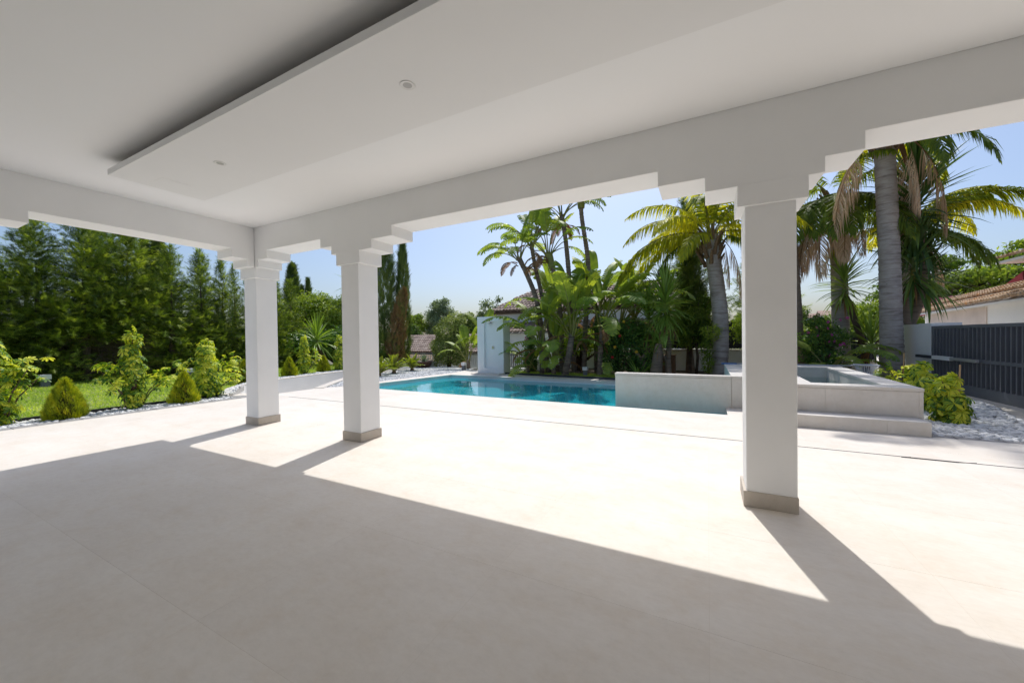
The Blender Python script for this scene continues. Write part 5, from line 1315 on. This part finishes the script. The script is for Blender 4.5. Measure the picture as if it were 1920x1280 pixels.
# ================================================================== PALMS
FR = [frond_mesh("frond", 301, 3.0, 70, -35, 90, .66, 1.7, [m_frondY, m_stalk], .04), frond_mesh("frond", 302, 3.0, 45, -60, 90, .72, 1.9, [m_frondY, m_stalk], .04), frond_mesh("frond", 303, 2.7, 15, -75, 86, .66, 1.7, [m_frondY, m_stalk], .04),
      frond_mesh("frond", 304, 2.9, 85, 10, 84, .6, 1.2, [m_frondY, m_stalk], .04), frond_mesh("frond", 305, 2.8, 55, -45, 82, .66, 1.1, [m_frond, m_stalk], .045), frond_mesh("frond", 306, 2.5, -5, -80, 76, .62, 1.3, [m_frond, m_stalk], .045)]
FD = [frond_mesh("dead_frond", 311, 2.3, -35, -92, 70, .7, 2.6, [m_strawf, m_deadleaf], .022, .5, .2, -.2), frond_mesh("dead_frond", 312, 2.0, -60, -90, 64, .65, 3.0, [m_strawf, m_deadleaf], .02, .5, .25, -.3)]
def palm(label, pts, rad, fronds, dead, seed, boots=0.0, mat=None, group="palms around the pool", rings=.025):
    rg = np.random.default_rng(seed + 50); b0 = Vector(pts[0]); t = thing("palm_tree", label, "palm", b0, 0, group); loc = [Vector(p) - b0 for p in pts]
    trunk_obj(t, loc, rad, mat or m_palmbark, 18, rings, .06, seed=seed)
    tip = loc[-1]
    if boots:
        mb = MB()
        for i in range(26):
            a = i * 2.4; z = boots * (1 - (i + .5) / 26); p = tip + Vector((0, 0, -z + .12)); d = Vector((math.cos(a), math.sin(a), 0)); r_ = rad[-1] * (1.05 + .25 * math.sin(PI * z / boots))
            mb.tube([p + d * r_ * .8 - Vector((0, 0, .18)), p + d * r_ * 1.12, p + d * (r_ * 1.25 + .1) + Vector((0, 0, .2))], [.07, .055, .02], 5)
        mb.obj("leaf_bases", m_fibre, t)
    for i, (k, az, s) in enumerate(fronds): inst_obj("frond", FR[k], t, tip + Vector((math.cos(az) * .1, math.sin(az) * .1, .05 - .03 * (i % 5))), (rg.normal(0, .1), 0, az), s)
    for i, (k, az, s) in enumerate(dead): inst_obj("dead_frond", FD[k], t, tip + Vector((math.cos(az) * .3, math.sin(az) * .3, -.1)), (rg.normal(0, .08), 0, az), s)
    return t
palm("leaning grey palm with arching yellow green fronds left of the lone column", [(.30, 13, -.05), (.36, 13, 1.0), (.34, 13, 2.0), (.22, 13, 3.2), (.10, 13, 4.25)], [.235, .215, .21, .205, .21],
     [(0, 3.05, 1.0), (1, 3.5, .95), (1, 2.6, .95), (2, 3.25, 1.25), (2, 2.9, 1.1), (2, 3.5, 1.2), (3, 3.9, 1.0), (3, 2.2, 1.0), (0, .3, 1.0), (1, -.35, .9), (2, .05, .8), (4, 4.6, .95), (5, 3.6, .85), (0, 5.3, 1.0), (3, 1.2, 1.0), (1, 1.0, .9), (4, 5.6, .9), (5, -.6, .8), (1, 4.1, .9), (2, 4.35, .8), (3, 5.0, 1.0)],
     [(0, .12, .85), (1, -.35, .8)], 1, .9)
palm("thick smooth grey palm trunk rising past the beam behind the spa corner", [(4.12, 12.8, -.05), (4.1, 12.8, 1.5), (4.07, 12.8, 3.2), (4.0, 12.8, 5.4), (3.98, 12.8, 6.25)], [.25, .215, .205, .2, .2],
     [ (0, 3.0, 1.0), (1, 3.6, 1.0), (4, 4.5, 1.0), (4, 5.3, 1.0), (1, 1.6, 1.0), (3, 2.4, 1.0), (5, -.75, 1.0), (2, .75, 1.0), (5, 5.0, 1.0), (1, 4.9, 1.0), (0, 4.2, 1.0)],
     [(0, -.2, 1.2), (1, .25, 1.2), (1, -.55, 1.1), (0, .6, 1.1), (0, 3.5, 1.15), (1, 2.9, 1.2), (0, 3.15, 1.0)], 2, .5)
palm("dark palm trunk with drooping green and straw fronds left of the thick grey trunk", [(3.55, 14.5, -.05), (3.53, 14.5, 1.5), (3.5, 14.5, 3.0), (3.46, 14.5, 4.4), (3.40, 14.5, 5.3)], [.24, .21, .2, .19, .2],
     [(5, 3.0, .95), (5, 3.5, 1.0), (5, 4.2, 1.0), (5, 4.75, 1.0), (5, 5.4, .95), (5, -.2, 1.0), (5, .5, .9), (4, 3.7, .9), (4, 5.0, .9), (5, 2.6, .9), (4, .1, .9), (4, 2.2, .9), (5, 4.0, 1.1), (5, 5.8, 1.1), (5, 3.2, 1.15), (5, 4.5, 1.1), (5, 5.2, 1.15), (5, 3.6, 1.1)],
     [(0, 3.3, 1.0), (0, 3.9, 1.0), (1, 4.4, 1.0), (1, 3.0, 1.1), (0, 3.6, 1.1), (1, 3.8, 1.2), (0, 5.2, .85), (0, 4.8, .9)], 3, .8)
palm("thin brown palm trunk right against the lone column", [(2.62, 14, -.05), (2.45, 14, 1.0), (2.38, 14, 2.4), (2.25, 14, 4.6), (1.8, 14, 8.5), (1.5, 14, 12.0)], [.19, .13, .12, .115, .11, .11],
     [(2, 3.1, .8), (5, 4.0, .8), (5, 4.8, .8), (2, 5.3, .8), (2, 2.5, .8), (5, .2, .8), (4, 1.4, .8), (1, 4.4, .85), (4, 5.0, .85), (1, 5.7, .85), (4, 3.6, .85), (0, .8, .8)], [(1, 4.3, .9), (0, 5.0, .7)], 4, .5, m_tanbark)

palm("palm with long arching yellow green fronds behind the big drooping yucca", [(5.0, 14.8, -.05), (5.0, 14.8, 2.0), (4.95, 14.7, 4.2)], [.2, .17, .16],
     [(1, -.15, .85), (4, -.45, .9), (4, .15, .9), (5, -.75, .8), (4, -.3, .95), (5, .1, .85), (1, .5, .8), (5, -.1, .85), (0, -.4, .7), (5, -.6, .9), (2, 3.3, .8), (4, 2.6, .8), (1, 1.6, .8), (4, 4.0, .8)], [(0, -.9, .8)], 5, .4)

# ================================================================== YUCCAS
def blades(mat, L, w, seed): return [blade_mesh("leaf", seed + k, L, w, e0, e1, mat) for k, (e0, e1) in enumerate(((86, 80), (70, 60), (52, 38), (34, 14), (14, -14), (-6, -42), (-30, -68), (-55, -84)))]
BL1 = blades(m_yucca, .80, .07, 401); BL2 = blades(m_yuccaD, 1.2, .09, 411); BL3 = blades(m_yucca, 1.15, .085, 421); BLD = [blade_mesh("dry_leaf", 431, .6, .045, -40, -85, m_deadleaf), blade_mesh("dry_leaf", 432, .62, .045, -65, -88, m_deadleaf)]
def yucca(label, trunks, heads, seed, BL, mat=None, group="yuccas"):
    """heads: (x,y,z0,z1,n,scale,lowest blade index) relative to the base"""
    rg = np.random.default_rng(seed + 70); b0 = Vector(trunks[0][0][0]); t = thing("yucca", label, "yucca", b0, 0, group)
    for i, (pts, rad) in enumerate(trunks): trunk_obj(t, [Vector(p) - b0 for p in pts], rad, mat or m_tanbark, 12, .03, .06, seed=seed + i)
    for (x, y, za, zb, n, s, lowk) in heads:
        hv = Vector((x, y, 0)) - Vector((b0.x, b0.y, 0))
        MB().tube([hv + Vector((0, 0, za - b0.z)), hv + Vector((0, 0, zb - b0.z))], [.05, .03], 6).obj("stem", m_stalk, t)
        for i in range(n):
            u = (i + .5) / n; z = za + (zb - za) * u; k = int(np.clip((1 - u) * (lowk + .8) + rg.normal(0, .5), 0, 7)); az = i * 2.39996 + rg.normal(0, .15)
            inst_obj("leaf", BL[k], t, hv + Vector((math.cos(az) * .035, math.sin(az) * .035, z - b0.z)), (rg.normal(0, .07), rg.normal(0, .07), az), s * rg.uniform(.85, 1.1))
        for i in range(n // 8):
            az = rg.uniform(0, 2 * PI); inst_obj("dry_leaf", BLD[i % 2], t, hv + Vector((math.cos(az) * .05, math.sin(az) * .05, za - b0.z - .02)), (0, 0, az), s * rg.uniform(.7, 1.1))
    return t
yu = yucca("yucca with a full round head on a thin curved trunk left of the dark conifer", [([(-1.05, 12.3, -.05), (-1.06, 12.3, .6), (-1.02, 12.3, .95), (-1.14, 12.3, 1.35), (-1.17, 12.3, 1.8)], [.10, .085, .07, .06, .05]), ([(-1.06, 12.3, .35), (-1.16, 12.25, .6), (-1.3, 12.2, .75)], [.05, .045, .04])],
      [(-1.10, 12.15, 1.65, 2.65, 210, 1.08, 7.4)], 1, BL1)
MB().tube([(-.13, 0, 2.8), (-.14, 0, 3.15)], [.02, .01], 5).obj("flower_stalk", m_stalk, yu)
inst_obj("flower_spike", cloud_mesh("flower_spike", [(-.14, 0, 3.2, .14, .12, .12)], 160, .05, plain("cream_petal", (0.55, 0.48, 0.34), .7), 9, shell=.2), yu)
yucca("pale shaded yucca on a forked trunk left of the full round yucca", [([(-1.75, 12.5, -.05), (-1.8, 12.5, .45), (-1.66, 12.5, .8), (-1.62, 12.5, 1.3)], [.13, .11, .06, .045]), ([(-1.8, 12.5, .4), (-1.95, 12.45, .65), (-2.1, 12.4, .8)], [.08, .06, .05])],
      [(-1.62, 12.5, 1.3, 2.3, 90, .95, 6.0)], 2, BL1)
yucca("stout yucca trunk with a small green head behind the waterfall wall", [([(-1.38, 12.0, -.05), (-1.33, 12.0, .5), (-1.27, 12.0, 1.0)], [.19, .15, .10])], [(-1.25, 12.0, .95, 1.35, 45, .75, 5.5)], 3, BL1)
yucca("big yucca with long drooping dark leaves on a thick leaning trunk beside the gate pillar", [([(4.95, 13.5, -.1), (4.78, 13.5, .6), (4.63, 13.5, 1.3), (4.6, 13.5, 2.2)], [.30, .24, .14, .11]), ([(4.63, 13.5, 1.3), (4.85, 13.5, 2.0), (4.95, 13.5, 3.0), (4.8, 13.5, 4.6)], [.11, .10, .09, .08])],
      [(4.72, 13.4, 2.5, 3.6, 110, .95, 7.4), (4.8, 13.5, 3.6, 5.5, 190, 1.05, 7.2), (5.05, 13.7, 2.3, 3.2, 70, .8, 6.8)], 4, BL2)
yucca("yucca on a leaning brown trunk between the dark palm and the thick grey trunk", [([(4.05, 14.2, -.05), (3.95, 14.2, .9), (3.75, 14.2, 1.7), (3.6, 14.2, 2.3)], [.10, .085, .075, .06])], [(3.55, 14.2, 2.25, 3.1, 90, 1.0, 6.8), (4.05, 13.9, .75, 1.2, 40, 1.1, 5.5)], 5, BL1, m_bark)
yucca("yucca with long sword leaves on the lawn between the corner column and the second column", [([(-15.9, 11.8, -.05), (-15.95, 11.6, .6), (-16.05, 11.4, 1.0)], [.11, .09, .08])], [(-16.05, 11.4, 1.0, 1.5, 80, .95, 6.5)], 6, BL3, m_bark)
yucca("tall yucca whose leaf tips show at the left edge of the second column", [([(-19.0, 16.0, -.4), (-19.0, 16.0, 2.5), (-18.9, 16.0, 4.2)], [.14, .12, .1])], [(-18.9, 16.0, 4.2, 4.9, 80, 1.1, 6.0)], 7, BL3, m_bark)

# ================================================================== CYCADS, AGAVE, SMALL PLANTS
CY = [frond_mesh("frond", 501 + k, .62, e0, e1, 30, .13, .1, [m_cycad, m_stalk], .022, 1.2, .08, .55) for k, (e0, e1) in enumerate(((82, 55), (68, 25), (55, 5), (42, -20)))]
for i, (l, x, y, s) in enumerate([("bright green cycad in the middle of the three on the white gravel", -10.2, 10.3, 1.0), ("cycad farthest right of the three, nearest the agave pot", -10.42, 11.5, 1.0), ("cycad half hidden behind the second column", -9.95, 9.35, 1.0)]):
    t = thing("cycad", l, "plant", (x, y, -.02), i, "cycads on the white gravel")
    MB().lathe([(0, -.05), (.07, -.03), (.08, .06), (.04, .12), (0, .13)], 10).obj("stem", m_fibre, t)
    for k in range(26):
        inst_obj("frond", CY[(k * 3 + k // 8) % 4], t, (0, 0, .08), (0, 0, k * 2.4), s * rg.uniform(.85, 1.1))
t = thing("plant_pot", "round dark brown bowl planter on the gravel beside the pale bush", "planter", (-11.0, 12.9, -.02))
MB().lathe([(0, 0), (.22, 0), (.30, .10), (.36, .24), (.38, .25), (.38, .28), (.34, .28), (.31, .22), (0, .2)], 24).obj("bowl", m_pot, t, smooth=True)
a = thing("agave", "grey green agave growing in the brown bowl planter", "plant", (-11.0, 12.9, .19))
AG = [blade_mesh("leaf", 601 + k, .45, .075, e0, e1, m_agave, p=1.2) for k, (e0, e1) in enumerate(((85, 80), (70, 58), (52, 40), (35, 28)))]
for k in range(22): inst_obj("leaf", AG[k % 4], a, (0, 0, 0), (0, 0, k * 2.4), rg.uniform(.8, 1.1))
G3 = thing("small_shrub", "low yellow green plant at the back rim of the spa beside the net", "plant", (3.25, 11.2, -.03))
for k in range(12): inst_obj("leaf", BL1[(k % 4) + 1], G3, (0, 0, 0), (0, 0, k * 2.4), .75)
t = thing("bromeliad", "low green rosette plant behind the waterfall wall", "plant", (-1.75, 11.4, .0))
for k in range(16): inst_obj("leaf", BL1[(k % 4) + 1], t, (0, 0, 0), (0, 0, k * 2.4), .9)
bx = thing("compost_box", "brown board box behind the forked yucca trunk", "box", (-1.7, 13.4, -.05))
MB().box(0, .75, 0, .5, 0, .62).obj("box_body", m_boxbrown, bx, bevel=.01); MB().box(-.02, .77, -.02, .52, .622, .65).obj("lid", m_boxbrown, bx)

# a few dry leaves blown onto the coping and the terrace
DL = mesh_np("fallen_leaf", np.array([(0, 0, .002), (.05, .02, .008), (.12, 0, .004), (.05, -.02, .010)]), np.array([(0, 1, 2), (0, 2, 3)]), m_deadleaf, [.6] * 4)
for k in range(10):
    o = inst_obj("fallen_leaf", DL, None, (rg.uniform(-6.0, .1), rg.uniform(10.53, 10.75), .001), (0, 0, rg.uniform(0, 6)), rg.uniform(.5, 1.0))
    tag(o, "tiny dry fallen leaf on the coping along the far side of the pool", "leaf", "dry leaves along the far pool edge")
